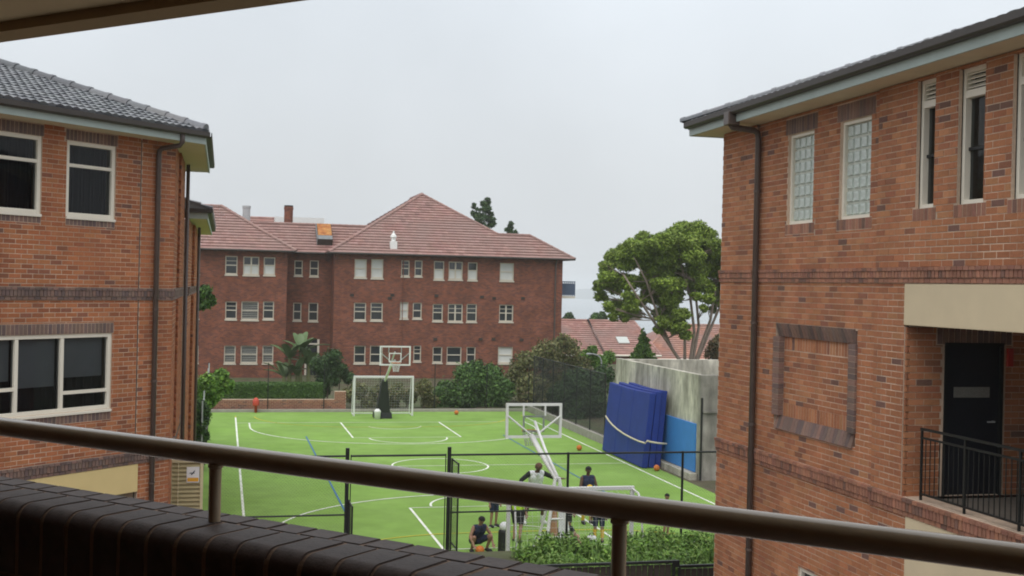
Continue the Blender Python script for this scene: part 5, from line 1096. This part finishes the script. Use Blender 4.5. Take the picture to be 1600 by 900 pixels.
# banana-like plant before the recess
bp_ = thing('banana_plant', 'broad-leaved banana plant in the recess of the red building', 'plant', (4.9, 80, 0)); base = at_y(463, 585, 80)
for dx, hh_ in ((-.45, 1.8), (.25, 2.3), (.8, 1.4), (.05, .7), (-.8, .6)): mb = MB(); mb.tube([(base.x + dx, 80, 0), (base.x + dx, 80, hh_)], [.15, .10], 10); mb.build('stem', M.get('banana_stem') or solid('banana_stem', (.12, .13, .05)), bp_)
me_c = solid('banana_leaf', (.095, .155, .055), .45)
for k in range(40):
    an = k * 2.4 + .3; Ln = random.uniform(1.5, 2.3); tilt = random.uniform(.08, .95); dx, hh_ = ((-.45, 1.8), (.25, 2.3), (.8, 1.4), (.05, .7), (-.8, .6))[k % 5]; vs = []; fs = []; n = 10
    for i in range(n + 1):
        q_ = i / n; r_ = Ln * q_; out = math.sin(tilt) * r_ + .25 * q_ * q_; up_ = math.cos(tilt) * r_ - .7 * q_ * q_ * Ln * .5; w = .27 * math.sin(math.pi * min(1, q_ * .93 + .05)) ** .7
        c_ = Vector((base.x + dx + math.cos(an) * out, 80 + math.sin(an) * out, hh_ - .1 + up_)); sd_ = Vector((-math.sin(an), math.cos(an), 0)); vs += [c_ - sd_ * w + Vector((0, 0, .06 * w)), c_ - Vector((0, 0, .05)), c_ + sd_ * w + Vector((0, 0, .06 * w))]
    for i in range(n): a = i * 3; fs += [(a, a + 1, a + 4, a + 3), (a + 1, a + 2, a + 5, a + 4)]
    mb = MB(); mb.add(vs, fs); mb.build('leaf', me_c, bp_, smooth=True)
# large eucalypt
YT = 66; ox, oy = 860, 330
cr = [(760, 130, 70), (860, 130, 75), (700, 185, 75), (640, 180, 60), (560, 165, 50), (900, 165, 70), (470, 220, 62), (530, 230, 60), (390, 280, 62), (450, 300, 66), (620, 255, 55), (690, 270, 66), (760, 250, 66), (830, 260, 58), (900, 250, 66), (960, 230, 60), (340, 330, 45), (340, 390, 55), (300, 440, 40), (300, 500, 34), (430, 410, 56), (480, 420, 48), (400, 560, 52), (470, 560, 50), (500, 600, 34), (370, 620, 26), (590, 470, 50), (650, 490, 62), (700, 520, 56), (740, 480, 40), (700, 620, 62), (760, 610, 48), (640, 690, 32), (730, 690, 36), (795, 730, 34), (860, 340, 60), (930, 340, 62), (990, 330, 62), (900, 440, 52), (960, 450, 56), (790, 370, 45), (560, 380, 36), (1000, 210, 60), (1060, 260, 80), (1070, 380, 80), (1120, 320, 80), (1020, 480, 50), (830, 460, 34), (540, 300, 46), (580, 200, 45), (730, 150, 55), (820, 190, 60), (560, 430, 40), (600, 400, 40), (640, 430, 46), (700, 420, 46), (750, 430, 44), (660, 350, 50), (720, 340, 50), (790, 430, 40), (600, 320, 50), (680, 570, 50), (720, 660, 52), (670, 650, 46), (770, 680, 40), (610, 520, 36), (860, 400, 44), (860, 500, 34), (930, 510, 38), (980, 520, 38), (520, 520, 38), (460, 500, 36), (380, 460, 40), (340, 560, 34), (440, 620, 34), (900, 570, 24), (950, 580, 24), (620, 600, 30)]
b_ = blobs([(ox + x / 3.75, oy + y / 3.75, r / 3.75 * 1.3) for x, y, r in cr], YT, .8, 2.4)
TR = thing('eucalyptus_tree', 'large spreading eucalyptus tree with several pale trunks behind the concrete wall', 'tree', (*at_y(1072, 565, YT).xy, 0))
leaf_mesh('crown', lumps(b_, 6, .58) + [(c[0], c[1], c[2], c[3] * .8, c[4] * .8, c[5] * .8) for c in b_], 215000, .085, EUCA, TR, seed=40, up=.8, shell=.3, droop=.35, elong=2.3)
rt = at_y(1070, 575, YT); mb = MB()
stems = [((1062, 563), (1040, 530), (1000, 470), (975, 430)), ((1062, 563), (1050, 545), (1030, 500), (1010, 440), (990, 400)), ((1078, 566), (1085, 520), (1078, 460), (1060, 400), (1050, 370)), ((1082, 566), (1092, 510), (1085, 440), (1095, 380)), ((1086, 566), (1110, 500), (1120, 440), (1125, 380)), ((1070, 566), (1070, 530), (1045, 470), (1030, 410)), ((1088, 566), (1120, 490), (1150, 430))]
for k, st in enumerate(stems):
    yj = YT + (k - 3) * .5; pts = [Vector((rt.x + (k - 3) * .08, YT + (k - 3) * .1, 0))] + [at_y(x, y, YT + (yj - YT) * (i + 1) / len(st)) for i, (x, y) in enumerate(st)]
    mb.tube(pts, [.14] + [.085 * (1 - i / len(st)) + .025 for i in range(len(st))], 8)
mb.build('trunk', 'bark_pale', TR, smooth=True)
mb = MB()
for c in b_:
    st = random.choice(stems); x, y = st[-2]; a = at_y(x, y, YT + random.uniform(-1, 1)); c_ = Vector(c[:3]); best = min((at_y(x, y, YT) for s_ in stems for x, y in s_[1:]), key=lambda q_: (q_ - c_).length + (6 if q_.z > c_.z - .1 else 0))
    mid = (best + c_) / 2 + Vector((random.uniform(-.2, .2), random.uniform(-.2, .2), -.1)); mb.tube([best, mid, c_], [.035, .025, .010], 6)
    for _ in range(6): mb.tube([mid, c_ + Vector((random.uniform(-1, 1) * c[3], random.uniform(-1, 1) * c[3], random.uniform(-.6, .6) * c[5]))], [.022, .006], 5)
mb.build('branch', 'bark_pale', TR)
# distant palm and bushes on the skyline
for lab, x, y, r_, sd_, pal in (('distant palm top right of the brick building', 889, 495, 7, 50, DARKG), ('distant round tree above the pink roof', 932, 496, 8, 51, GREENS), ('distant thin conifer above the pink roof', 941, 492, 5, 52, DARKG)):
    b_ = blobs([(x, y, r_), (x + 3, y + 5, r_), (x - 4, y + 6, r_)], 126, 1, .5); t_ = thing('tree', lab, 'tree', (b_[0][0], 126, -1), 'distant trees'); leaf_mesh('crown', b_, 1500, .16, pal, t_, seed=sd_); mb = MB(); mb.tube([(b_[0][0], 126, -1), (b_[0][0], 126, b_[0][2])], [.15, .06], 6); mb.build('trunk', 'bark', t_)
# street lamp
q = at_y(939, 600, 72); tpz = at_y(938, 565, 72).z; SLp = thing('street_lamp', 'small curved street lamp behind the dark fence', 'lamp', (q.x, 72, 0)); mb = MB(); mb.tube([(q.x, 72, 0), (q.x, 72, tpz), (q.x - .08, 72, tpz + .25), (q.x - .3, 72, tpz + .42), (q.x - .7, 72, tpz + .5)], .045, 8); mb.build('pole', 'metal_grey', SLp); mb = MB(); mb.sphere((q.x - .85, 72, tpz + .48), .2, 10, 6, (1, .5, .35)); mb.build('lamp_head', 'metal_grey', SLp)

# ---- near planter with low railing
PL = thing('planter', 'raised planter bed with timber front below the near court fence', 'planter', (9, 24, 0)); mb = MB(); mb.box(3.5, 14, 22.4, 25.9, -.1, .95); mb.build('planter_box', 'timber_dark', PL); mb = MB(); mb.box(3.55, 13.95, 22.45, 25.85, .952, .98); mb.build('soil', 'soil', PL)
vs = []; fs = []; cols_ = []
for i in range(44):
    for row in range(4):
        x = 6.3 + i * .165 + random.uniform(-.12, .12); y = 22.9 + row * .72 + random.uniform(-.25, .25); hgt = random.uniform(.35, .72)
        for j in range(12):
            an = random.uniform(0, 6.28); ln = hgt * random.uniform(.5, 1.15); lean = random.uniform(.05, .9); d = Vector((math.cos(an), math.sin(an), 0)); sd_ = Vector((-d.y, d.x, 0)); c0 = random.choice([(.10, .20, .035), (.14, .26, .05), (.07, .15, .03), (.19, .31, .075), (.15, .24, .05)]); ww = random.uniform(.006, .011); b0 = len(vs)
            r0 = Vector((x + random.uniform(-.12, .12), y + random.uniform(-.12, .12), .97))
            for u_, w_ in ((0, 1), (.5, 1.0), (.85, .7), (1.0, .1)):
                c_ = r0 + d * (ln * lean * u_ * u_) + Vector((0, 0, ln * (u_ - .45 * lean * u_ * u_))); vs += [tuple(c_ - sd_ * ww * w_), tuple(c_ + sd_ * ww * w_)]; cols_ += [c0, c0]
            for s_ in range(3): a = b0 + s_ * 2; fs.append((a, a + 1, a + 3, a + 2))
me = npmesh('ground_cover', vs, fs, np.array(cols_)); me.materials.append(M['leaf']); o = bpy.data.objects.new('ground_cover', me); COL.objects.link(o)
_cl = [(6.4 + random.random() * 7.0, 22.9 + random.random() * 2.6, 1.0 + random.random() * .28, random.uniform(.18, .34), random.uniform(.2, .34), random.uniform(.18, .34)) for _ in range(190)]
_lo = leaf_mesh('low_leaves', _cl, 44000, .055, BRIGHT + [((.13, .23, .05), 3), ((.24, .35, .09), 3)], None, seed=91, up=.6, shell=.3, elong=2.6); _lo.parent = o; _lo['kind'] = 'stuff'
setp(o, 'massed strappy green plants filling the raised planter below the near fence', 'plants', kind='stuff')
GRl = thing('garden_railing', 'low black railing in front of the strappy planter plants', 'railing', (7.5, 22, 0)); fg = Fr((0, 22.2, 0), (1, 0, 0), (0, -1, 0))
def rail_seg(s0, s1, z1):
    mb = MB(); mb.fbox(fg, s0, s1, z1 - .05, z1, -.03, .03); mb.build('top_rail', 'black_metal', GRl)
    s_ = s0
    while s_ <= s1 + .01: mb = MB(); mb.fbox(fg, s_ - .025, s_ + .025, 0, z1 - .05, -.025, .025); mb.build('post', 'black_metal', GRl); s_ += (s1 - s0) / max(1, round((s1 - s0) / 1.2))
    n = int((s1 - s0) / .125)
    for i in range(n): mb = MB(); a = s0 + .03 + i * (s1 - s0 - .06) / n; mb.fbox(fg, a, a + .105, .5, z1 - .09, -.055, -.03); mb.build('slat', 'timber_dark', GRl)
rail_seg(3.6, 8.86, 1.53); rail_seg(8.98, 13.5, 1.43)
mb = MB(); mb.fbox(fg, 8.865, 8.975, 1.40, 1.53, -.03, .03); mb.build('rail_step', 'black_metal', GRl)

# ---- misty air over the harbour
hm = bpy.data.materials.new('haze'); hm.use_nodes = True; t = hm.node_tree; t.nodes.clear(); pv = t.nodes.new('ShaderNodeVolumePrincipled'); pv.inputs['Color'].default_value = (.93, .95, .97, 1); pv.inputs['Density'].default_value = .00045
ho = t.nodes.new('ShaderNodeOutputMaterial'); t.links.new(pv.outputs[0], ho.inputs['Volume']); M['haze'] = hm
mb = MB(); mb.box(-2560, 4560, -180, 5050, -39.5, 31); hz_ = mb.build('haze', 'haze'); setp(hz_, 'thin grey mist over court, houses and harbour', 'haze', kind='stuff')
S.cycles.volume_bounces = 2

# ================================================================== PEOPLE
def capsule(mb, a, b, ra, rb, n=12):
    a, b = Vector(a), Vector(b); d = b - a; L_ = d.length
    if L_ < 1e-5: d = Vector((0, 0, 1)); L_ = 1e-5
    d.normalize(); ref = Vector((0, 0, 1)) if abs(d.z) < .9 else Vector((1, 0, 0)); u = d.cross(ref).normalized(); w = u.cross(d); rings = []
    for i in range(1, 5): t = math.pi / 2 * (1 - i / 4); rings.append((a - d * ra * math.sin(t), ra * math.cos(t)))
    for i in range(0, 4): t = math.pi / 2 * i / 4; rings.append((b + d * rb * math.sin(t), rb * math.cos(t)))
    vs = [a - d * ra] + [c + (u * math.cos(2 * math.pi * k / n) + w * math.sin(2 * math.pi * k / n)) * r for c, r in rings for k in range(n)] + [b + d * rb]; m_ = len(rings); fs = []
    for k in range(n): fs.append((0, 1 + (k + 1) % n, 1 + k)); fs.append((1 + (m_ - 1) * n + k, 1 + (m_ - 1) * n + (k + 1) % n, len(vs) - 1))
    for i in range(m_ - 1):
        for k in range(n): k2 = (k + 1) % n; fs.append((1 + i * n + k, 1 + i * n + k2, 1 + (i + 1) * n + k2, 1 + (i + 1) * n + k))
    mb.add(vs, fs)
SKIN = {'a': (.30, .165, .11), 'b': (.12, .065, .045), 'c': (.42, .25, .18)}
for k_, c_ in SKIN.items(): mat('skin_' + k_, c_, .55, .08, 12)
CL = {'navy': (.018, .026, .062), 'black': (.014, .014, .016), 'white': (.78, .79, .82), 'lime': (.45, .72, .02), 'grey': (.28, .29, .31), 'yellow': (.62, .40, .04), 'hair': (.012, .010, .009), 'shoe_white': (.6, .6, .6), 'shoe_dark': (.02, .02, .025), 'rust': (.4, .1, .05), 'bald': (.14, .075, .05)}
for k_, c_ in CL.items(): mat('cloth_' + k_, c_, .85, .12, 10)
def person(label, loc, yaw, H_, skin, wear, J=None, hair='hair', hands=1, ballc=None):
    """J overrides joints of a 1.75 m figure facing -y. wear: list of (garment, material, {bone: (t0, t1)})"""
    j = dict(pelvis=(0, 0, .95), chest=(0, .0, 1.30), neck=(0, .01, 1.47), head=(0, -.02, 1.63), shL=(.19, 0, 1.41), shR=(-.19, 0, 1.41), elL=(.25, .03, 1.13), elR=(-.25, .03, 1.13), wrL=(.26, -.06, .88), wrR=(-.26, -.06, .88),
             hiL=(.10, 0, .92), hiR=(-.10, 0, .92), knL=(.12, -.03, .50), knR=(-.12, -.03, .50), anL=(.13, .02, .09), anR=(-.13, .02, .09), toL=(.15, -.15, .035), toR=(-.15, -.15, .035))
    j.update(J or {}); j = {k: Vector(v) for k, v in j.items()}; B = []
    ax = (j['shL'] - j['shR']).normalized(); px_ = (j['hiL'] - j['hiR']).normalized()
    B.append(('torso', j['pelvis'] + px_ * .06 + Vector((0, 0, .04)), j['chest'] + ax * .085, .105, .118)); B.append(('torso', j['pelvis'] - px_ * .06 + Vector((0, 0, .04)), j['chest'] - ax * .085, .105, .118))
    B.append(('torso', j['shL'] - ax * .04, j['shR'] + ax * .04, .068, .068)); B.append(('pelvis', j['hiL'], j['hiR'], .108, .108)); B.append(('torso', j['chest'], j['neck'] - Vector((0, 0, .06)), .10, .075))
    hdv = (j['head'] - j['neck']).normalized(); B.append(('neck', j['neck'] - hdv * .05, j['head'] - hdv * .02, .055, .052))
    fwd = Vector((0, -1, 0)); 
    B.append(('head', j['head'] + hdv * .035, j['head'] + hdv * .03 + fwd * .005, .092, .09)); B.append(('head', j['head'] - hdv * .06 + fwd * .03, j['head'] + fwd * .03, .055, .07)); B.append(('head', j['head'] + fwd * .095 - hdv * .005, j['head'] + fwd * .112 - hdv * .025, .010, .016))
    sd_ = hdv.cross(fwd).normalized()
    for s_ in (-1, 1): B.append(('head', j['head'] + sd_ * s_ * .088 + hdv * .02, j['head'] + sd_ * s_ * .09 - hdv * .02, .017, .013))
    Lset = set()
    for s_ in 'LR':
        if s_ == 'R': Lset = set(range(nb0, len(B)))
        nb0 = len(B)
        B.append(('uarm', j['sh' + s_], j['el' + s_], .056, .043)); B.append(('farm', j['el' + s_], j['wr' + s_], .043, .029)); B.append(('thigh', j['hi' + s_], j['kn' + s_], .092, .058)); B.append(('shin', j['kn' + s_], j['an' + s_], .060, .038)); B.append(('foot', j['an' + s_] + Vector((0, 0, -.03)), j['to' + s_], .045, .036))
        hv = (j['wr' + s_] - j['el' + s_]).normalized(); h0 = j['wr' + s_]; side = hv.cross(Vector((0, 0, 1)) if abs(hv.z) < .9 else Vector((0, 1, 0))).normalized(); nrm = side.cross(hv).normalized()
        B.append(('hand', h0 + hv * .02 - side * .02, h0 + hv * .075 - side * .025, .022, .018)); B.append(('hand', h0 + hv * .02 + side * .02, h0 + hv * .075 + side * .025, .022, .018))
        for q_, ln in ((-.033, .060), (-.011, .072), (.011, .068), (.033, .052)):
            b0 = h0 + hv * .085 + side * q_; b1 = b0 + hv * ln * .55 + nrm * .006; b2 = b1 + hv * ln * .4 + nrm * .022; B.append(('hand', b0, b1, .0105, .0095)); B.append(('hand', b1, b2, .0095, .008))
        b0 = h0 + hv * .03 - side * .038; b1 = b0 + hv * .03 - side * .03 + nrm * .012; B.append(('hand', b0, b1, .014, .011)); B.append(('hand', b1, b1 + hv * .03 - side * .004 + nrm * .012, .011, .009))
    k = H_ / 1.75; mb = MB()
    for c, a, b, ra, rb in B: capsule(mb, a, b, ra, rb)
    t_ = thing('person', label, 'person', loc, 'people playing on the court'); t_.rotation_euler = (0, 0, yaw); t_.scale = (k, k, k)
    o = mb.build('body', 'skin_' + skin, None); rm_ = o.modifiers.new('r', 'REMESH'); rm_.mode = 'VOXEL'; rm_.voxel_size = .0125; sm = o.modifiers.new('s', 'SMOOTH'); sm.iterations = 3; sm.factor = .5
    dg = bpy.context.evaluated_depsgraph_get(); me = bpy.data.meshes.new_from_object(o.evaluated_get(dg)); o.modifiers.clear(); old = o.data; o.data = me; bpy.data.meshes.remove(old); me.name = 'body'
    me.polygons.foreach_set('use_smooth', [True] * len(me.polygons)); o.parent = t_
    nv = len(me.vertices); V = np.empty(nv * 3, dtype=np.float32); me.vertices.foreach_get('co', V); V = V.reshape(-1, 3); NV = np.empty(nv * 3, dtype=np.float32); me.vertices.foreach_get('normal', NV); NV = NV.reshape(-1, 3)
    best = np.full(nv, 1e9); cls = np.zeros(nv, dtype=int); tv = np.zeros(nv); names = []
    for i, (c, a, b, ra, rb) in enumerate(B):
        a_, b_ = np.array(a), np.array(b); d = b_ - a_; t = np.clip(((V - a_) @ d) / max(1e-9, d @ d), 0, 1); dist = np.linalg.norm(V - a_ - t[:, None] * d, axis=1) - (ra + (rb - ra) * t); s_ = dist < best
        best[s_] = dist[s_]; cls[s_] = i; tv[s_] = t[s_]; names.append(c)
    nm = np.array(names)[cls]; me2p = [tuple(p.vertices) for p in me.polygons]
    sideL = np.array([c_ in Lset for c_ in range(len(B))])[cls]
    todo = []
    for g3 in wear + [('hair', 'cloth_' + hair, None)]:
        todo += [(g3, True), (g3, False)] if g3[0] in ('shoe', 'sock', 'sleeve') else [(g3, None)]
    for (garment, gm, spec), want in todo:
        if spec is None: hp = np.array(j['head']); up_ = np.array(hdv); rel = V - hp; sel = (nm == 'head') & ((rel @ up_ > .045) | ((rel[:, 1] > .02) & (rel @ up_ > -.03)))
        else:
            sel = np.zeros(nv, dtype=bool)
            for bone, (lo, hi) in spec.items(): sel |= (nm == bone) & (tv >= lo) & (tv <= hi)
        if want is not None: sel &= (sideL == want)
        fs = [p for p in me2p if sel[list(p)].all()]
        if not fs: continue
        idx = sorted({v for p in fs for v in p}); mp = {v: i for i, v in enumerate(idx)}; off = .014 if spec is not None else .012
        if garment == 'shorts': off = .024
        g2 = bpy.data.meshes.new(garment); g2.from_pydata([tuple(V[v] + NV[v] * off) for v in idx], [], [tuple(mp[v] for v in p) for p in fs]); g2.polygons.foreach_set('use_smooth', [True] * len(g2.polygons)); g2.materials.append(M[gm]); go = bpy.data.objects.new(garment, g2); COL.objects.link(go); go.parent = o
    for s_ in (-1, 1):
        mb = MB(); mb.sphere(j['head'] + sd_ * s_ * .034 + fwd * .088 + hdv * .015, .011, 8, 6); eo = mb.build('eye', 'cloth_hair', None); eo.parent = o
    return t_
AR = (0, 1)
SHIRT = {'torso': AR, 'uarm': (0, .55)}; VEST = {'torso': AR}; LONG = {'torso': AR}; SH = {'pelvis': AR, 'thigh': (0, .85)}; SHOE = {'foot': AR}; SOCK = {'shin': (.35, 1)}
def yaw_to_cam(p): return math.atan2(-(CAM.x - p[0]), (CAM.y - p[1])) + math.pi     # figure faces -y at yaw 0
sq = dict(pelvis=(0, .18, .32), chest=(0, .02, .62), neck=(0, -.06, .77), head=(0, -.13, .90), shL=(.19, -.02, .70), shR=(-.19, -.02, .70), elL=(.33, -.10, .46), elR=(-.33, -.10, .46), wrL=(.30, -.28, .26), wrR=(-.30, -.28, .26), hiL=(.10, .16, .30), hiR=(-.10, .16, .30), knL=(.26, -.22, .46), knR=(-.26, -.22, .46), anL=(.24, -.02, .09), anR=(-.24, -.02, .09), toL=(.28, -.20, .035), toR=(-.28, -.20, .035))
p = at_z(748, 862); person('player in navy vest squatting low with a ball between the feet', (p.x, p.y, 0), 0.25, 1.62, 'a', [('vest', 'cloth_navy', VEST), ('shorts', 'cloth_navy', SH), ('shoe', 'cloth_shoe_dark', SHOE)], sq)
ball('basketball', 'orange basketball in front of the squatting player', (p.x - .05, p.y - .36, .12), .12, 'orange', 'loose basketballs')
rc = dict(chest=(0, -.10, 1.26), neck=(0, -.17, 1.40), head=(.01, -.23, 1.53), shL=(.20, -.12, 1.36), shR=(-.20, -.12, 1.36), elL=(.42, -.20, 1.26), elR=(-.44, -.16, 1.20), wrL=(.62, -.34, 1.24), wrR=(-.56, -.26, .98), knL=(.20, -.12, .50), knR=(-.20, -.06, .50), anL=(.24, .02, .09), anR=(-.26, .06, .09), toL=(.28, -.14, .035), toR=(-.30, -.11, .035))
p = at_z(834, 818); person('bald man in white shirt with dark sleeves, arms spread, behind the near hoop arm', (p.x, p.y, 0), 0.1, 1.92, 'b', [('shirt', 'cloth_white', VEST), ('sleeve', 'cloth_black', {'uarm': AR, 'farm': (0, .9)}), ('shorts', 'cloth_grey', SH), ('shoe', 'cloth_shoe_white', SHOE), ('sock', 'cloth_white', {'shin': (.6, 1)})], rc, hair='bald')
p = at_z(771, 823); person('boy in navy kit standing left of the lime shirt player', (p.x, p.y, 0), .5, 1.34, 'a', [('shirt', 'cloth_navy', SHIRT), ('shorts', 'cloth_navy', SH), ('shoe', 'cloth_shoe_dark', SHOE)])
wk = dict(knL=(.12, -.16, .50), anL=(.12, -.06, .09), toL=(.13, -.24, .035), knR=(-.12, .04, .50), anR=(-.12, .18, .09), toR=(-.13, .02, .035), wrL=(.24, -.20, .95), wrR=(-.28, .04, .88))
p = at_z(808, 847); person('player in lime green shirt and black shorts behind the goal post', (p.x, p.y, 0), 2.6, 1.56, 'a', [('shirt', 'cloth_lime', SHIRT), ('shorts', 'cloth_black', SH), ('shoe', 'cloth_shoe_dark', SHOE)], wk)
p = at_z(884, 842); person('boy in white shirt and black shorts right of the near hoop stand', (p.x, p.y, 0), .2, 1.42, 'a', [('shirt', 'cloth_white', SHIRT), ('shorts', 'cloth_black', SH), ('shoe', 'cloth_shoe_dark', SHOE)])
si = dict(pelvis=(0, .10, .13), chest=(0, .14, .48), neck=(0, .10, .64), head=(0, .05, .79), shL=(.19, .12, .58), shR=(-.19, .12, .58), elL=(.28, -.04, .38), elR=(-.28, -.04, .38), wrL=(.12, -.24, .42), wrR=(-.12, -.24, .42), hiL=(.10, .06, .12), hiR=(-.10, .06, .12), knL=(.16, -.30, .42), knR=(-.16, -.30, .42), anL=(.16, -.50, .09), anR=(-.16, -.50, .09), toL=(.17, -.67, .04), toR=(-.17, -.67, .04))
p = at_z(886, 858); person('person in black sitting on the turf at the near hoop stand', (p.x, p.y, 0), .3, 1.6, 'c', [('shirt', 'cloth_black', SHIRT), ('shorts', 'cloth_black', SH), ('shoe', 'cloth_shoe_white', SHOE)], si)
hb = dict(elL=(.27, -.06, 1.14), elR=(-.27, -.06, 1.14), wrL=(.12, -.27, 1.12), wrR=(-.12, -.27, 1.12))
p = at_z(917, 818); person('player in navy vest holding a yellow ball at the chest', (p.x, p.y, 0), .1, 1.68, 'b', [('vest', 'cloth_navy', VEST), ('shorts', 'cloth_navy', SH), ('shoe', 'cloth_shoe_dark', SHOE), ('sock', 'cloth_yellow', SOCK)], hb)
ball('handball', 'yellow ball held by the player in navy vest', (p.x - .03, p.y - .30, 1.10), .10, 'cloth_yellow')
p = at_z(935, 848); person('boy in navy shorts and yellow socks below the handrail post', (p.x, p.y, 0), 2.9, 1.40, 'a', [('shirt', 'cloth_navy', SHIRT), ('shorts', 'cloth_navy', SH), ('sock', 'cloth_yellow', {'shin': (0.1, .8)}), ('shoe', 'cloth_shoe_dark', SHOE)])
p = at_z(1040, 842); person('dark-haired boy in grey kit alone at the right sideline', (p.x, p.y, 0), .6, 1.26, 'a', [('shirt', 'cloth_grey', SHIRT), ('shorts', 'cloth_grey', SH), ('shoe', 'cloth_shoe_dark', SHOE)])
